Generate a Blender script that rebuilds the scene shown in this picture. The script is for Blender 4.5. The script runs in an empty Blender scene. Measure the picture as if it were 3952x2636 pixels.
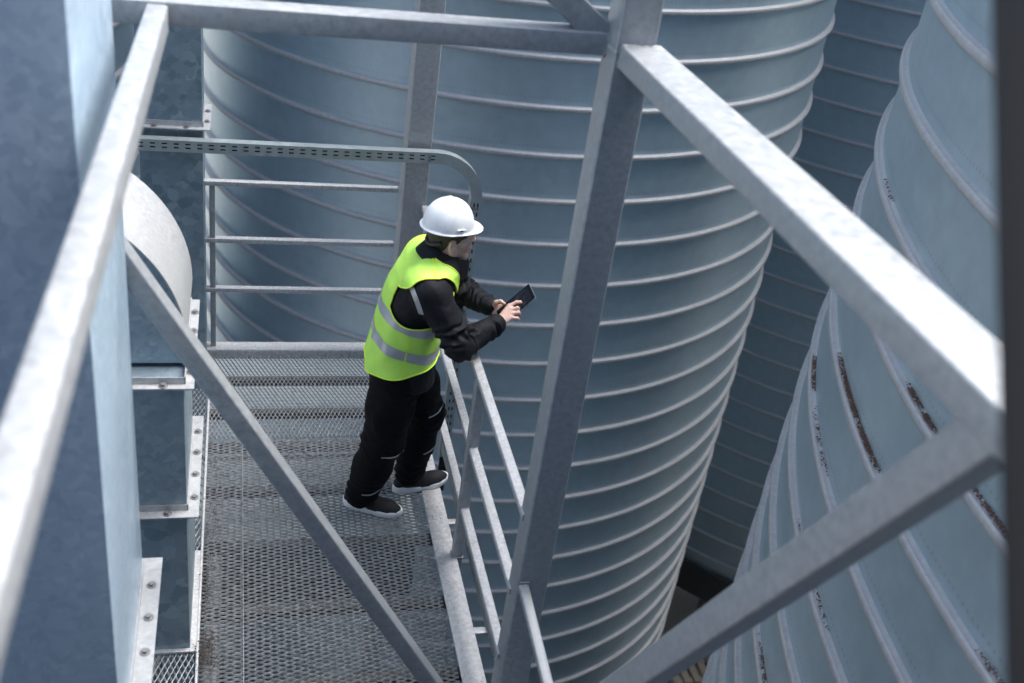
import bpy, bmesh, math, random
import numpy as np
from mathutils import Vector, Matrix
random.seed(7)
C = bpy.context.scene.collection
PI = math.pi

# ------------------------------------------------------------------ camera, sky, sun, exposure
sc = bpy.context.scene
cam = bpy.data.objects.new('camera', bpy.data.cameras.new('camera'))
C.objects.link(cam); sc.camera = cam
cam.data.sensor_width = 36.0
cam.data.lens = 38.0
cam.data.clip_start = 0.05
cam.data.clip_end = 3000
cam.data.dof.use_dof = True
cam.data.dof.focus_distance = 5.3
cam.data.dof.aperture_fstop = 2.2
cam.matrix_world = Matrix(((0.96962307, -0.00471345, -0.24455854, 0), (-0.20604609, 0.52306652, -0.82701054, 0),
                           (0.13181845, 0.85227883, 0.50620618, 0), (0, 0, 0, 1)))

SUN_EL, SUN_AZ = math.radians(56), math.radians(72)      # azimuth measured from +Y towards +X
world = bpy.data.worlds.new('World'); sc.world = world
world.use_nodes = True
wn = world.node_tree.nodes; wl = world.node_tree.links
sky = wn.new('ShaderNodeTexSky'); sky.sky_type = 'NISHITA'; sky.sun_disc = False
sky.sun_elevation = SUN_EL; sky.sun_rotation = SUN_AZ
sky.air_density = 1.0; sky.dust_density = 2.5; sky.ozone_density = 1.0
hs = wn.new('ShaderNodeHueSaturation'); hs.inputs['Saturation'].default_value = 0.62      # hazy, thinly overcast sky
wl.new(sky.outputs[0], hs.inputs['Color']); wl.new(hs.outputs[0], wn['Background'].inputs[0])
wn['Background'].inputs[1].default_value = 0.15
sun = bpy.data.objects.new('sun', bpy.data.lights.new('sun', 'SUN')); C.objects.link(sun)
sun.data.energy = 3.4; sun.data.angle = math.radians(45); sun.data.color = (1.0, 0.97, 0.93)
sd = Vector((math.cos(SUN_EL) * math.sin(SUN_AZ), math.cos(SUN_EL) * math.cos(SUN_AZ), math.sin(SUN_EL)))
sun.rotation_euler = sd.to_track_quat('Z', 'Y').to_euler()
sc.view_settings.view_transform = 'Standard'; sc.view_settings.look = 'None'
sc.view_settings.exposure = 1.5; sc.view_settings.gamma = 1.0

# ------------------------------------------------------------------ helpers
def tag(o, label=None, cat=None, group=None, kind=None):
    if label: o['label'] = label
    if cat: o['category'] = cat
    if group: o['group'] = group
    if kind: o['kind'] = kind
    return o

def thing(name, label, cat, loc=(0, 0, 0), group=None):
    o = bpy.data.objects.new(name, None); C.objects.link(o)
    o.location = loc; o.empty_display_size = 0.2
    return tag(o, label, cat, group)

def wloc(o):
    v = Vector((0, 0, 0))
    while o is not None:
        v = v + o.location; o = o.parent
    return v

def link_mesh(name, me, mat, parent=None, angle=25):
    if parent is not None:
        off = wloc(parent); me.transform(Matrix.Translation(-off))
    for m in (mat if isinstance(mat, (list, tuple)) else [mat]): me.materials.append(m)
    o = bpy.data.objects.new(name, me); C.objects.link(o)
    if parent is not None: o.parent = parent
    if angle is not None and len(me.polygons):
        me.polygons.foreach_set('use_smooth', [True] * len(me.polygons))
        if angle < 179: me.set_sharp_from_angle(angle=math.radians(angle))
    return o

def obj(name, bm, mat, parent=None, angle=25):
    bmesh.ops.recalc_face_normals(bm, faces=bm.faces)
    me = bpy.data.meshes.new(name); bm.to_mesh(me); bm.free()
    return link_mesh(name, me, mat, parent, angle)

def from_np(name, V, F, mat, parent=None, angle=35, attr=None, uv=None):
    me = bpy.data.meshes.new(name)
    V = np.asarray(V, float)
    me.from_pydata([tuple(v) for v in V], [], [tuple(f) for f in F])
    if attr is not None:
        for k, a in attr.items():
            at = me.attributes.new(k, 'FLOAT', 'POINT'); at.data.foreach_set('value', np.asarray(a, np.float32))
    if uv is not None:
        l = me.uv_layers.new(name='UVMap')
        idx = np.zeros(len(me.loops), np.int32); me.loops.foreach_get('vertex_index', idx)
        l.data.foreach_set('uv', np.asarray(uv, np.float32)[idx].ravel())
    me.update()
    return link_mesh(name, me, mat, parent, angle)

def frame(d, up=(0, 0, 1)):
    d = Vector(d).normalized(); up = Vector(up)
    s = d.cross(up)
    if s.length < 1e-4: s = d.cross(Vector((0, 1, 0)))
    s.normalize(); u = s.cross(d).normalized()
    return d, s, u

def rrect(w, h, r, n=3):
    pts = []
    for cx, cy, a0 in ((w/2-r, h/2-r, 0), (-w/2+r, h/2-r, 90), (-w/2+r, -h/2+r, 180), (w/2-r, -h/2+r, 270)):
        for i in range(n+1):
            a = math.radians(a0 + 90.0*i/n); pts.append((cx + r*math.cos(a), cy + r*math.sin(a)))
    return pts

def add_prism(bm, sec, p, q, up=(0, 0, 1)):
    d, s, u = frame(Vector(q) - Vector(p), up)
    rings = [[bm.verts.new(Vector(e) + s*x + u*y) for x, y in sec] for e in (p, q)]
    n = len(sec)
    for i in range(n):
        bm.faces.new((rings[0][i], rings[0][(i+1) % n], rings[1][(i+1) % n], rings[1][i]))
    bm.faces.new(rings[0][::-1]); bm.faces.new(rings[1])

def add_beam(bm, p, q, w, h, up=(0, 0, 1), r=0.008):
    add_prism(bm, rrect(w, h, min(r, w*.3, h*.3)), p, q, up)

def add_box(bm, lo, hi, r=0.0):
    lo = Vector(lo); hi = Vector(hi); c = (lo+hi)/2
    if r > 0:
        add_prism(bm, rrect(hi.x-lo.x, hi.y-lo.y, r), (c.x, c.y, lo.z), (c.x, c.y, hi.z), (0, 1, 0)); return
    v = [bm.verts.new((x, y, z)) for z in (lo.z, hi.z) for y in (lo.y, hi.y) for x in (lo.x, hi.x)]
    for f in ((0, 2, 3, 1), (4, 5, 7, 6), (0, 1, 5, 4), (2, 6, 7, 3), (0, 4, 6, 2), (1, 3, 7, 5)):
        bm.faces.new([v[i] for i in f])

def add_tube(bm, pts, r, n=8, caps=True):
    pts = [Vector(p) for p in pts]; rings = []
    for i, p in enumerate(pts):
        d = (pts[min(i+1, len(pts)-1)] - pts[max(i-1, 0)])
        d, s, u = frame(d)
        rr = r[i] if isinstance(r, (list, tuple)) else r
        rings.append([bm.verts.new(p + s*rr*math.cos(2*PI*k/n) + u*rr*math.sin(2*PI*k/n)) for k in range(n)])
    for a, b in zip(rings, rings[1:]):
        for k in range(n): bm.faces.new((a[k], a[(k+1) % n], b[(k+1) % n], b[k]))
    if caps: bm.faces.new(rings[0][::-1]); bm.faces.new(rings[-1])

def add_hexbolt(bm, c, nrm, r=0.009, h=0.007):
    d, s, u = frame(nrm)
    c = Vector(c)
    for rr, z0, z1, n in ((r*1.7, 0, h*.3, 12), (r, h*.3, h*1.2, 6)):
        A = [bm.verts.new(c + d*z0 + s*rr*math.cos(2*PI*k/n) + u*rr*math.sin(2*PI*k/n)) for k in range(n)]
        B = [bm.verts.new(c + d*z1 + s*rr*math.cos(2*PI*k/n) + u*rr*math.sin(2*PI*k/n)) for k in range(n)]
        for k in range(n): bm.faces.new((A[k], A[(k+1) % n], B[(k+1) % n], B[k]))
        bm.faces.new(B)

# ------------------------------------------------------------------ materials
def new_mat(name):
    m = bpy.data.materials.new(name); m.use_nodes = True
    nt = m.node_tree
    return m, nt, nt.nodes['Principled BSDF']

def N(nt, t, **kw):
    n = nt.nodes.new(t)
    for k, v in kw.items():
        if k.startswith('i_'):
            key = k[2:]; key = int(key) if key.isdigit() else key.replace('_', ' ')
            n.inputs[key].default_value = v
        else: setattr(n, k, v)
    return n

def ramp(nt, src, stops):
    r = nt.nodes.new('ShaderNodeValToRGB')
    cr = r.color_ramp
    while len(cr.elements) < len(stops): cr.elements.new(0.5)
    for e, (p, c) in zip(cr.elements, stops):
        e.position = p; e.color = (c, c, c, 1) if not isinstance(c, tuple) else (c + (1,) if len(c) == 3 else c)
    nt.links.new(src, r.inputs[0]); return r.outputs[0]

def mixc(nt, fac, a, b, mode='MIX'):
    m = nt.nodes.new('ShaderNodeMix'); m.data_type = 'RGBA'; m.blend_type = mode
    for s, v in ((m.inputs[0], fac), (m.inputs[6], a), (m.inputs[7], b)):
        if hasattr(v, 'is_linked'): nt.links.new(v, s)
        elif isinstance(v, (int, float)): s.default_value = v if s is m.inputs[0] else (v, v, v, 1)
        else: s.default_value = tuple(v) + ((1,) if len(v) == 3 else ())
    return m.outputs[2]

def coords(nt, scale=(1, 1, 1)):
    tc = nt.nodes.new('ShaderNodeTexCoord'); mp = nt.nodes.new('ShaderNodeMapping')
    mp.inputs['Scale'].default_value = scale
    nt.links.new(tc.outputs['Object'], mp.inputs[0]); return mp.outputs[0]

def noise(nt, vec, scale, detail=4, rough=0.6):
    n = N(nt, 'ShaderNodeTexNoise'); n.inputs['Scale'].default_value = scale
    n.inputs['Detail'].default_value = detail; n.inputs['Roughness'].default_value = rough
    nt.links.new(vec, n.inputs['Vector']); return n.outputs[0]

def bump(nt, bs, h, strength=0.2, dist=0.01):
    b = N(nt, 'ShaderNodeBump'); b.inputs['Strength'].default_value = strength; b.inputs['Distance'].default_value = dist
    nt.links.new(h, b.inputs['Height']); nt.links.new(b.outputs[0], bs.inputs['Normal'])

def hot_dip(name, light, dark, metallic=0.55, rough=0.5, scale=60, speck=0.4, stain=(0.30, 0.27, 0.24)):
    """hot-dip galvanised section steel: fine bright/dull mottling, faint grime"""
    m, nt, bs = new_mat(name); v = coords(nt)
    n1 = noise(nt, v, scale, 5, 0.7); n2 = noise(nt, v, 3.5, 4, 0.6); n3 = noise(nt, v, 14, 5, 0.65)
    f = ramp(nt, n1, [(0.36, 0.0), (0.64, 1.0)])
    c = mixc(nt, f, dark, light)
    c = mixc(nt, ramp(nt, n2, [(0.35, 0.0), (0.7, 0.5)]), c, [x*0.8 for x in light])
    c = mixc(nt, ramp(nt, n3, [(0.60, 0.0), (0.78, speck)]), c, stain)
    nt.links.new(c, bs.inputs['Base Color'])
    bs.inputs['Metallic'].default_value = metallic
    nt.links.new(ramp(nt, n1, [(0.3, rough-0.08), (0.7, rough+0.1)]), bs.inputs['Roughness'])
    bump(nt, bs, n1, 0.12, 0.002)
    return m

def spangle(name, cols, scale=28, metallic=0.75, rough=0.38):
    """zinc-coated sheet with visible crystal spangle"""
    m, nt, bs = new_mat(name)
    tc = nt.nodes.new('ShaderNodeTexCoord')
    nz = N(nt, 'ShaderNodeTexNoise'); nz.inputs['Scale'].default_value = 20; nz.inputs['Detail'].default_value = 5
    nt.links.new(tc.outputs['Object'], nz.inputs['Vector'])
    ad = N(nt, 'ShaderNodeVectorMath', operation='MULTIPLY_ADD'); ad.inputs[1].default_value = (0.085, 0.085, 0.085)
    nt.links.new(nz.outputs['Color'], ad.inputs[0]); nt.links.new(tc.outputs['Object'], ad.inputs[2])
    vo = N(nt, 'ShaderNodeTexVoronoi'); vo.inputs['Scale'].default_value = scale; vo.inputs['Randomness'].default_value = 1
    nt.links.new(ad.outputs[0], vo.inputs['Vector'])
    sp = N(nt, 'ShaderNodeSeparateColor'); nt.links.new(vo.outputs['Color'], sp.inputs[0])
    c = ramp(nt, sp.outputs[0], [(0.0, cols[0]), (0.45, cols[1]), (0.75, cols[1]), (1.0, cols[2])])
    n2 = noise(nt, tc.outputs['Object'], 2.0, 4, 0.6)
    c = mixc(nt, ramp(nt, n2, [(0.3, 0.0), (0.75, 0.6)]), c, cols[1])
    nt.links.new(c, bs.inputs['Base Color'])
    bs.inputs['Metallic'].default_value = metallic
    nt.links.new(ramp(nt, sp.outputs[1], [(0.0, rough-0.07), (1.0, rough+0.1)]), bs.inputs['Roughness'])
    bump(nt, bs, noise(nt, tc.outputs['Object'], 1.6, 2), 0.25, 0.02)
    return m

def silo_mat(name, base, metallic=0.8, rough=0.42):
    """rolled zinc sheet: UV v runs across one strip between two seams"""
    m, nt, bs = new_mat(name)
    uv = nt.nodes.new('ShaderNodeTexCoord')
    mp = nt.nodes.new('ShaderNodeMapping'); nt.links.new(uv.outputs['UV'], mp.inputs[0])
    mp.inputs['Scale'].default_value = (1, 0.385, 1)
    n1 = noise(nt, mp.outputs[0], 9, 5, 0.6)
    mp2 = nt.nodes.new('ShaderNodeMapping'); nt.links.new(uv.outputs['UV'], mp2.inputs[0]); mp2.inputs['Scale'].default_value = (0.12, 1.6, 1)
    n2 = noise(nt, mp2.outputs[0], 6, 3, 0.5)
    mp3 = nt.nodes.new('ShaderNodeMapping'); nt.links.new(uv.outputs['UV'], mp3.inputs[0]); mp3.inputs['Scale'].default_value = (7, 0.25, 1)
    n3 = noise(nt, mp3.outputs[0], 5, 4, 0.65)
    n4 = noise(nt, coords(nt), 0.55, 3, 0.5)
    hi = [min(1, x*1.08) for x in base]; lo = [x*0.92 for x in base]
    c = mixc(nt, ramp(nt, n1, [(0.3, 0.0), (0.7, 1.0)]), lo, hi)
    c = mixc(nt, ramp(nt, n2, [(0.35, 0.0), (0.7, 0.6)]), c, base)
    c = mixc(nt, ramp(nt, n3, [(0.55, 0.0), (0.8, 0.22)]), c, [base[0]*1.2, base[1]*1.16, base[2]*1.12])
    # crimped row of stitch marks just above each seam
    sep = N(nt, 'ShaderNodeSeparateXYZ'); nt.links.new(uv.outputs['UV'], sep.inputs[0])
    wv = N(nt, 'ShaderNodeMath', operation='PINGPONG'); wv.inputs[1].default_value = 0.5
    su = N(nt, 'ShaderNodeMath', operation='MULTIPLY'); su.inputs[1].default_value = 28.0
    nt.links.new(sep.outputs[0], su.inputs[0]); nt.links.new(su.outputs[0], wv.inputs[0])
    line = ramp(nt, sep.outputs[1], [(0.150, 0.0), (0.170, 1.0), (0.180, 1.0), (0.200, 0.0)])
    st = N(nt, 'ShaderNodeMath', operation='MULTIPLY'); nt.links.new(line, st.inputs[0])
    nt.links.new(ramp(nt, wv.outputs[0], [(0.25, 0.0), (0.35, 0.30)]), st.inputs[1])
    c = mixc(nt, st.outputs[0], c, [x*0.45 for x in base])
    nt.links.new(c, bs.inputs['Base Color'])
    bs.inputs['Metallic'].default_value = metallic
    nt.links.new(ramp(nt, n1, [(0.2, rough-0.06), (0.8, rough+0.08)]), bs.inputs['Roughness'])
    # the strip is very slightly dished between the seams and oil-canned
    sq = ramp(nt, sep.outputs[1], [(0.0, 1.0), (0.12, 0.5), (0.5, 0.0), (0.88, 0.4), (1.0, 1.0)])
    ad = N(nt, 'ShaderNodeMath', operation='MULTIPLY_ADD'); ad.inputs[1].default_value = 0.5
    nt.links.new(n4, ad.inputs[0]); nt.links.new(sq, ad.inputs[2])
    bump(nt, bs, ad.outputs[0], 0.35, 0.02)
    return m

def plain(name, col, rough=0.6, metallic=0.0, nscale=40, var=0.15, bumps=0.15, bdist=0.003, spec=0.5):
    m, nt, bs = new_mat(name); v = coords(nt)
    n1 = noise(nt, v, nscale, 5, 0.65)
    nt.links.new(mixc(nt, n1, [x*(1-var) for x in col], [min(1, x*(1+var)) for x in col]), bs.inputs['Base Color'])
    bs.inputs['Roughness'].default_value = rough; bs.inputs['Metallic'].default_value = metallic
    bs.inputs['Specular IOR Level'].default_value = spec
    if bumps: bump(nt, bs, n1, bumps, bdist)
    return m

M_FRAME = hot_dip('galvanised_section', (0.42, 0.435, 0.455), (0.29, 0.31, 0.335), 0.40, 0.5, 40, 0.35)
M_RAIL = hot_dip('galvanised_rail', (0.62, 0.62, 0.635), (0.36, 0.37, 0.39), 0.4, 0.5, 75, 0.5)
M_KERB = hot_dip('weathered_kerb_zinc', (0.62, 0.62, 0.63), (0.37, 0.37, 0.38), 0.3, 0.55, 55, 0.8, (0.25, 0.23, 0.21))
M_GRATE = hot_dip('grating_zinc', (0.36, 0.38, 0.395), (0.13, 0.13, 0.135), 0.5, 0.5, 40, 0.6, (0.13, 0.12, 0.115))
M_TRAY = hot_dip('cable_tray_zinc', (0.50, 0.55, 0.56), (0.42, 0.47, 0.48), 0.7, 0.42, 25, 0.15)
M_DUCT = spangle('spangled_duct_sheet', ((0.17, 0.24, 0.29), (0.25, 0.33, 0.39), (0.35, 0.44, 0.50)), 20, 0.5)
M_DUCT2 = spangle('fine_spangle_duct_sheet', ((0.36, 0.48, 0.61), (0.45, 0.58, 0.70), (0.54, 0.66, 0.77)), 42, 0.30, 0.36)
M_DUCT3 = spangle('grey_spangle_duct_sheet', ((0.22, 0.29, 0.35), (0.29, 0.37, 0.43), (0.36, 0.44, 0.50)), 40, 0.45, 0.38)
M_FLANGE = hot_dip('flange_zinc', (0.50, 0.51, 0.52), (0.38, 0.39, 0.41), 0.4, 0.45, 50, 0.4)
M_BOLT = plain('bolt_zinc', (0.30, 0.30, 0.31), 0.45, 0.8, 60)
M_SILO = silo_mat('silo_sheet', (0.49, 0.60, 0.665), 0.70, 0.44)
M_SEAM = hot_dip('silo_seam_zinc', (0.58, 0.57, 0.58), (0.46, 0.455, 0.47), 0.3, 0.5, 30, 0.2, (0.30, 0.27, 0.25))
M_DARK = plain('dark_painted_steel', (0.010, 0.010, 0.014), 0.55, 0.0, 30, 0.2)
M_SHADE_STEEL = plain('shade_toned_steel', (0.065, 0.064, 0.066), 0.7, 0.2, 30, 0.3)  # steel toned dark, its colour standing in for shade under things
M_GRAIN = plain('spilt_grain', (0.15, 0.085, 0.06), 0.9, 0, 200, 0.5)
M_DUST = plain('dark_grain_dust', (0.065, 0.05, 0.042), 0.9, 0, 200, 0.4)
M_CONC = plain('yard_concrete', (0.30, 0.29, 0.26), 0.9, 0, 3.0, 0.25, 0.3, 0.01)
M_CLAD = plain('tower_cladding', (0.045, 0.09, 0.17), 0.5, 0.2, 2.0, 0.15, 0)
M_SACK = plain('jute_sack', (0.35, 0.27, 0.18), 0.95, 0, 30, 0.3, 0.5)

GZ = -13.0      # yard level
FZ = -3.65      # walkway level

# ------------------------------------------------------------------ ground
bm = bmesh.new()
S = 900
vs = [bm.verts.new((x, y, GZ)) for x, y in ((-S, -S), (S, -S), (S, S), (-S, S))]; bm.faces.new(vs)
m, nt, bs = new_mat('yard_ground'); v = coords(nt)
n1 = noise(nt, v, 0.6, 6, 0.65); n2 = noise(nt, v, 14, 5, 0.7)
c = mixc(nt, ramp(nt, n1, [(0.3, 0.0), (0.7, 1.0)]), (0.26, 0.25, 0.225), (0.36, 0.345, 0.315))
c = mixc(nt, ramp(nt, n2, [(0.5, 0.0), (0.75, 0.5)]), c, (0.18, 0.17, 0.155))
nt.links.new(c, bs.inputs['Base Color']); bs.inputs['Roughness'].default_value = 0.95
bump(nt, bs, n2, 0.4, 0.02)
tag(obj('ground', bm, m, None, None), kind='structure')

# ------------------------------------------------------------------ silos
PITCH = 0.402
def silo(label, cx, cy, R, zlow, z1, frac, group='spiral seamed steel silos', legs=True, seg=192):
    z0 = (math.floor(zlow/PITCH) + frac)*PITCH; phase = 0.0
    t = thing('steel_silo', label, 'silo', (cx, cy, GZ), group)
    turns = int((z1 - z0)/PITCH) + 1
    nu = turns*seg + 1
    k = np.arange(nu); a = 2*PI*k/seg
    zb = z0 + PITCH*(k/seg) + phase*PITCH
    V = np.zeros((nu*2, 3)); ca, sa = np.cos(a), np.sin(a)
    V[0::2] = np.stack([cx + R*ca, cy + R*sa, zb], 1); V[1::2] = np.stack([cx + R*ca, cy + R*sa, zb + PITCH], 1)
    UV = np.zeros((nu*2, 2)); UV[0::2, 0] = a*R; UV[1::2, 0] = a*R; UV[1::2, 1] = 1
    i = 2*np.arange(nu-1)
    F = np.stack([i, i+2, i+3, i+1], 1)
    from_np('shell', V, F, M_SILO, t, 180, uv=UV)
    # folded spiral seam: a rounded ledge with a groove on top
    prof = [(-0.004, 0.022), (0.012, 0.021), (0.019, 0.0165), (0.026, 0.020), (0.034, 0.016), (0.037, 0.006), (0.037, -0.012), (0.033, -0.019), (0.022, -0.020), (-0.004, -0.018)]
    npf = len(prof)
    V = np.zeros((nu, npf, 3))
    for j, (dr, dz) in enumerate(prof):
        V[:, j] = np.stack([cx + (R+dr)*ca, cy + (R+dr)*sa, zb + dz], 1)
    b = npf*np.arange(nu-1)
    F = np.concatenate([np.stack([b+j, b+npf+j, b+npf+j+1, b+j+1], 1) for j in range(npf-1)])
    from_np('spiral_seam', V.reshape(-1, 3), F, M_SEAM, t, 60)
    # base ring beam, hopper cone, roof cone, legs
    bm = bmesh.new()
    def lathe(bm, pr, n=96):
        rings = [[bm.verts.new((cx + r*math.cos(2*PI*q/n), cy + r*math.sin(2*PI*q/n), z)) for q in range(n)] for r, z in pr]
        for A, B in zip(rings, rings[1:]):
            for q in range(n): bm.faces.new((A[q], A[(q+1) % n], B[(q+1) % n], B[q]))
    zb0 = z0 + phase*PITCH
    lathe(bm, [(R-0.05, zb0+PITCH+0.02), (R+0.06, zb0+PITCH+0.02), (R+0.06, zb0-0.12), (R-0.15, zb0-0.12)])
    obj('base_ring', bm, M_SHADE_STEEL, t)  # dark tone here stands in for shade in the gap
    bm = bmesh.new(); lathe(bm, [(R-0.1, zb0-0.05), (0.25, GZ+0.5)]); obj('hopper', bm, M_DARK, t)
    bm = bmesh.new(); lathe(bm, [(R-0.05, z1+phase*PITCH), (R+0.12, z1+phase*PITCH), (0.4, z1+1.3), (0.001, z1+1.35)]); obj('roof', bm, M_SILO, t)
    if legs:
        for q in range(10):
            a0 = 2*PI*(q+0.35)/10
            bm = bmesh.new(); x, y = cx + (R-0.12)*math.cos(a0), cy + (R-0.12)*math.sin(a0)
            add_box(bm, (x-0.09, y-0.09, GZ), (x+0.09, y+0.09, zb0-0.12)); obj('leg', bm, M_SHADE_STEEL, t)
    return t
SILO_R = (8.536, 1.577, 6.2)
silo('big bluish steel silo with spiral seams filling the middle, right behind the walkway', 2.78, 11.16, 3.15, -11.5, 4.4, 0.476)
silo('dark shaded silo seen in the gap between the middle silo and the near right one', 9.227, 13.679, 3.15, -11.3, 4.6, 0.31)
silo('nearest and widest silo at the right edge, dark grain lying on its pale seam ledges', *SILO_R, -11.5, 0.5, 0.37, seg=320)
silo('dark silo glimpsed at the upper left behind the spangled square duct', -3.98, 9.58, 3.15, -11.5, 4.4, 0.8)
silo('unseen silo added farther right to keep sun out of the gap', 16.8, 11.6, 3.6, -11.5, 4.4, 0.2)  # added out of view to block sun reaching low into the gap
silo('unseen silo added at the far right as a further sun block', 19.5, 3.6, 3.6, -11.5, 2.4, 0.6)  # also added out of view, extends the sun block to the right

# spilt grain lying on the ledges of the near silo
def grain(phi0, phi1, turn, dens, seed):
    rnd = np.random.RandomState(seed)
    cx, cy, R = SILO_R
    n = int(dens*abs(phi1-phi0)*R)
    V, F = [], []
    ico = np.array([(0, 0, 1), (0.9, 0, 0.2), (0.28, 0.85, 0.2), (-0.72, 0.53, 0.2), (-0.72, -0.53, 0.2), (0.28, -0.85, 0.2), (0, 0, -0.8)])
    tri = [(0, 1, 2), (0, 2, 3), (0, 3, 4), (0, 4, 5), (0, 5, 1), (6, 2, 1), (6, 3, 2), (6, 4, 3), (6, 5, 4), (6, 1, 5)]
    for i in range(n):
        u = rnd.rand(); env = min(1, 5*u, 5*(1-u))
        if rnd.rand() > env*(0.35 + 0.9*abs(math.sin(7*u + seed))): continue
        ph = phi0 + (phi1-phi0)*u
        r = R + 0.001 + 0.021*rnd.rand()**1.3
        z = PITCH*(turn + 0.37 + ph/(2*PI)) + 0.023 + 0.006*rnd.rand()
        s = 0.0035*(0.7 + 0.9*rnd.rand())
        p = ico*s*np.array([1, 1, 0.8]) + np.array([cx + r*math.cos(ph), cy + r*math.sin(ph), z])
        b = 7*len(V); V.append(p); F += [(a+b, c+b, d+b) for a, c, d in tri]
    return (np.concatenate(V), F) if V else (np.zeros((0, 3)), [])
gV, gF = [], []
D2 = math.radians
GR = [(166, 170, -6, 900), (171, 176, -6, 800), (157.5, 166.8, -7, 1300), (151, 155, -8, 900), (175, 182, -7, 350), (156, 162, -8, 200), (177, 188, -8, 350), (160, 168, -9, 250), (174, 181, -9, 450), (160, 167, -11, 400), (170, 178, -12, 350), (162, 167, -14, 700), (155, 158, -5, 120)]
for i, (p0, p1, tn, de) in enumerate(GR):
    v_, f_ = grain(D2(p0), D2(p1), tn, de, i+3)
    b = sum(len(x) for x in gV); gV.append(v_); gF += [tuple(q+b for q in f) for f in f_]
tag(from_np('spilt_grain', np.concatenate(gV), gF, M_GRAIN, None, None), 'dark brown grain spilt along the seam ledges of the near right silo', 'grain', kind='stuff')

rnd = np.random.RandomState(5); dV, dF = [], []
ico = np.array([(0, 0, 1), (0.9, 0, 0.2), (0.28, 0.85, 0.2), (-0.72, 0.53, 0.2), (-0.72, -0.53, 0.2), (0.28, -0.85, 0.2), (0, 0, -0.8)])
for cx_, cy_, n_, sx, sy in ((-0.135, 3.40, 260, 0.02, 0.05), (-0.14, 3.75, 90, 0.012, 0.10), (-0.12, 4.3, 60, 0.02, 0.2), (0.85, 4.6, 60, 0.05, 0.2), (0.90, 3.3, 90, 0.02, 0.4), (0.4, 3.6, 70, 0.4, 0.8), (0.985, 4.9, 40, 0.03, 0.4)):
    for _ in range(n_):
        r_ = 0.0034*(0.6 + rnd.rand())
        p_ = ico*r_ + np.array([cx_ + sx*rnd.randn(), cy_ + sy*rnd.randn(), FZ + (0.010 if cx_ > 0.95 else 0.002) + 0.004*rnd.rand()])
        b_ = 7*len(dV); dV.append(p_); dF += [(a+b_, c+b_, d+b_) for a, c, d in [(0, 1, 2), (0, 2, 3), (0, 3, 4), (0, 4, 5), (0, 5, 1), (6, 2, 1), (6, 3, 2), (6, 4, 3), (6, 5, 4), (6, 1, 5)]]
tag(from_np('grain_dust', np.concatenate(dV), dF, M_DUST, None, None), 'dark grain crumbs caught in the walkway mesh along its left edge', 'grain', kind='stuff')

# ------------------------------------------------------------------ yard things far below
t = thing('concrete_pad', 'pale beige concrete slab on the yard between the right-hand silos', 'slab', (7.6, 11.0, GZ))
for i in range(3):
    bm = bmesh.new(); add_box(bm, (6.2, 8.2+i*1.52, GZ+0.004), (9.4, 8.2+i*1.52+1.5, GZ+0.14)); obj('slab_panel', bm, M_CONC, t)
def sack(name, label, x, y, z, rz, s=1.0):
    bm = bmesh.new(); bmesh.ops.create_uvsphere(bm, u_segments=20, v_segments=12, radius=1)
    rnd = random.Random(int(x*100))
    for v in bm.verts:
        p = v.co
        q = Vector((math.copysign(abs(p.x)**0.55, p.x)*0.42, math.copysign(abs(p.y)**0.6, p.y)*0.26, math.copysign(abs(p.z)**0.7, p.z)*0.13))
        q += Vector((rnd.uniform(-1, 1), rnd.uniform(-1, 1), rnd.uniform(-1, 1)))*0.012
        v.co = Matrix.Rotation(rz, 3, 'Z') @ (q*s) + Vector((x, y, z + 0.13*s))
    return tag(obj(name, bm, M_SACK, None, 180), label, 'sack')
sack('grain_sack', 'brown filled sack lying on the yard below the diagonal brace', 7.0, 10.4, GZ, 0.4)
sack('grain_sack', 'paler sack lying across the yard nearer the concrete slab edge', 6.65, 9.75, GZ, 1.5, 0.9)
t = thing('wooden_pallet', 'broken weathered pallet on the yard by the sacks', 'pallet', (7.3, 10.9, GZ))
M_WOOD = plain('weathered_wood', (0.36, 0.31, 0.25), 0.9, 0, 25, 0.3, 0.4)
for i in range(6):
    bm = bmesh.new(); add_box(bm, (6.6+i*0.17, 10.6, GZ+0.264), (6.6+i*0.17+0.11, 11.5, GZ+0.29)); obj('deck_board', bm, M_WOOD, t)
for i in range(3):
    bm = bmesh.new(); add_box(bm, (6.6, 10.62+i*0.38, GZ+0.14), (7.56, 10.72+i*0.38, GZ+0.262)); obj('bearer', bm, M_WOOD, t)

# tall unseen tower added behind the viewpoint to shade the fronts of everything
t = thing('shading_tower', 'unseen dark blue clad tower added behind the viewpoint to shade the fronts', 'building', (0, -5, GZ))
bm = bmesh.new()
add_box(bm, (-16, -9, GZ), (7, -3.2, 9)); obj('cladding', bm, M_CLAD, t)
bm = bmesh.new()
for i in range(57): add_box(bm, (-15.9 + i*0.4, -3.2, GZ), (-15.9 + i*0.4 + 0.16, -3.15, 8.9))
obj('cladding_rib', bm, M_CLAD, t)
bm = bmesh.new(); add_box(bm, (-16.2, -9.2, 9), (7.2, -3.0, 9.25)); obj('roof', bm, M_DARK, t)


t = thing('gap_shade_box', 'unseen box added high above the gap between the silos to shade it', 'gallery', (9.5, 11.5, 6.2))  # added out of view overhead to darken the rear silo and the gap
bm = bmesh.new(); add_box(bm, (4.6, 8.2, 6.2), (15, 18, 8.6)); obj('housing', bm, M_CLAD, t)
bm = bmesh.new(); add_box(bm, (4.4, 8.0, 8.6), (15.2, 18.2, 8.8)); obj('roof', bm, M_DARK, t)
for x, y in ((13.6, 9.0), (13.6, 17.0)):
    bm = bmesh.new(); add_box(bm, (x-.15, y-.15, GZ), (x+.15, y+.15, 6.2)); obj('support', bm, M_SHADE_STEEL, t)

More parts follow.
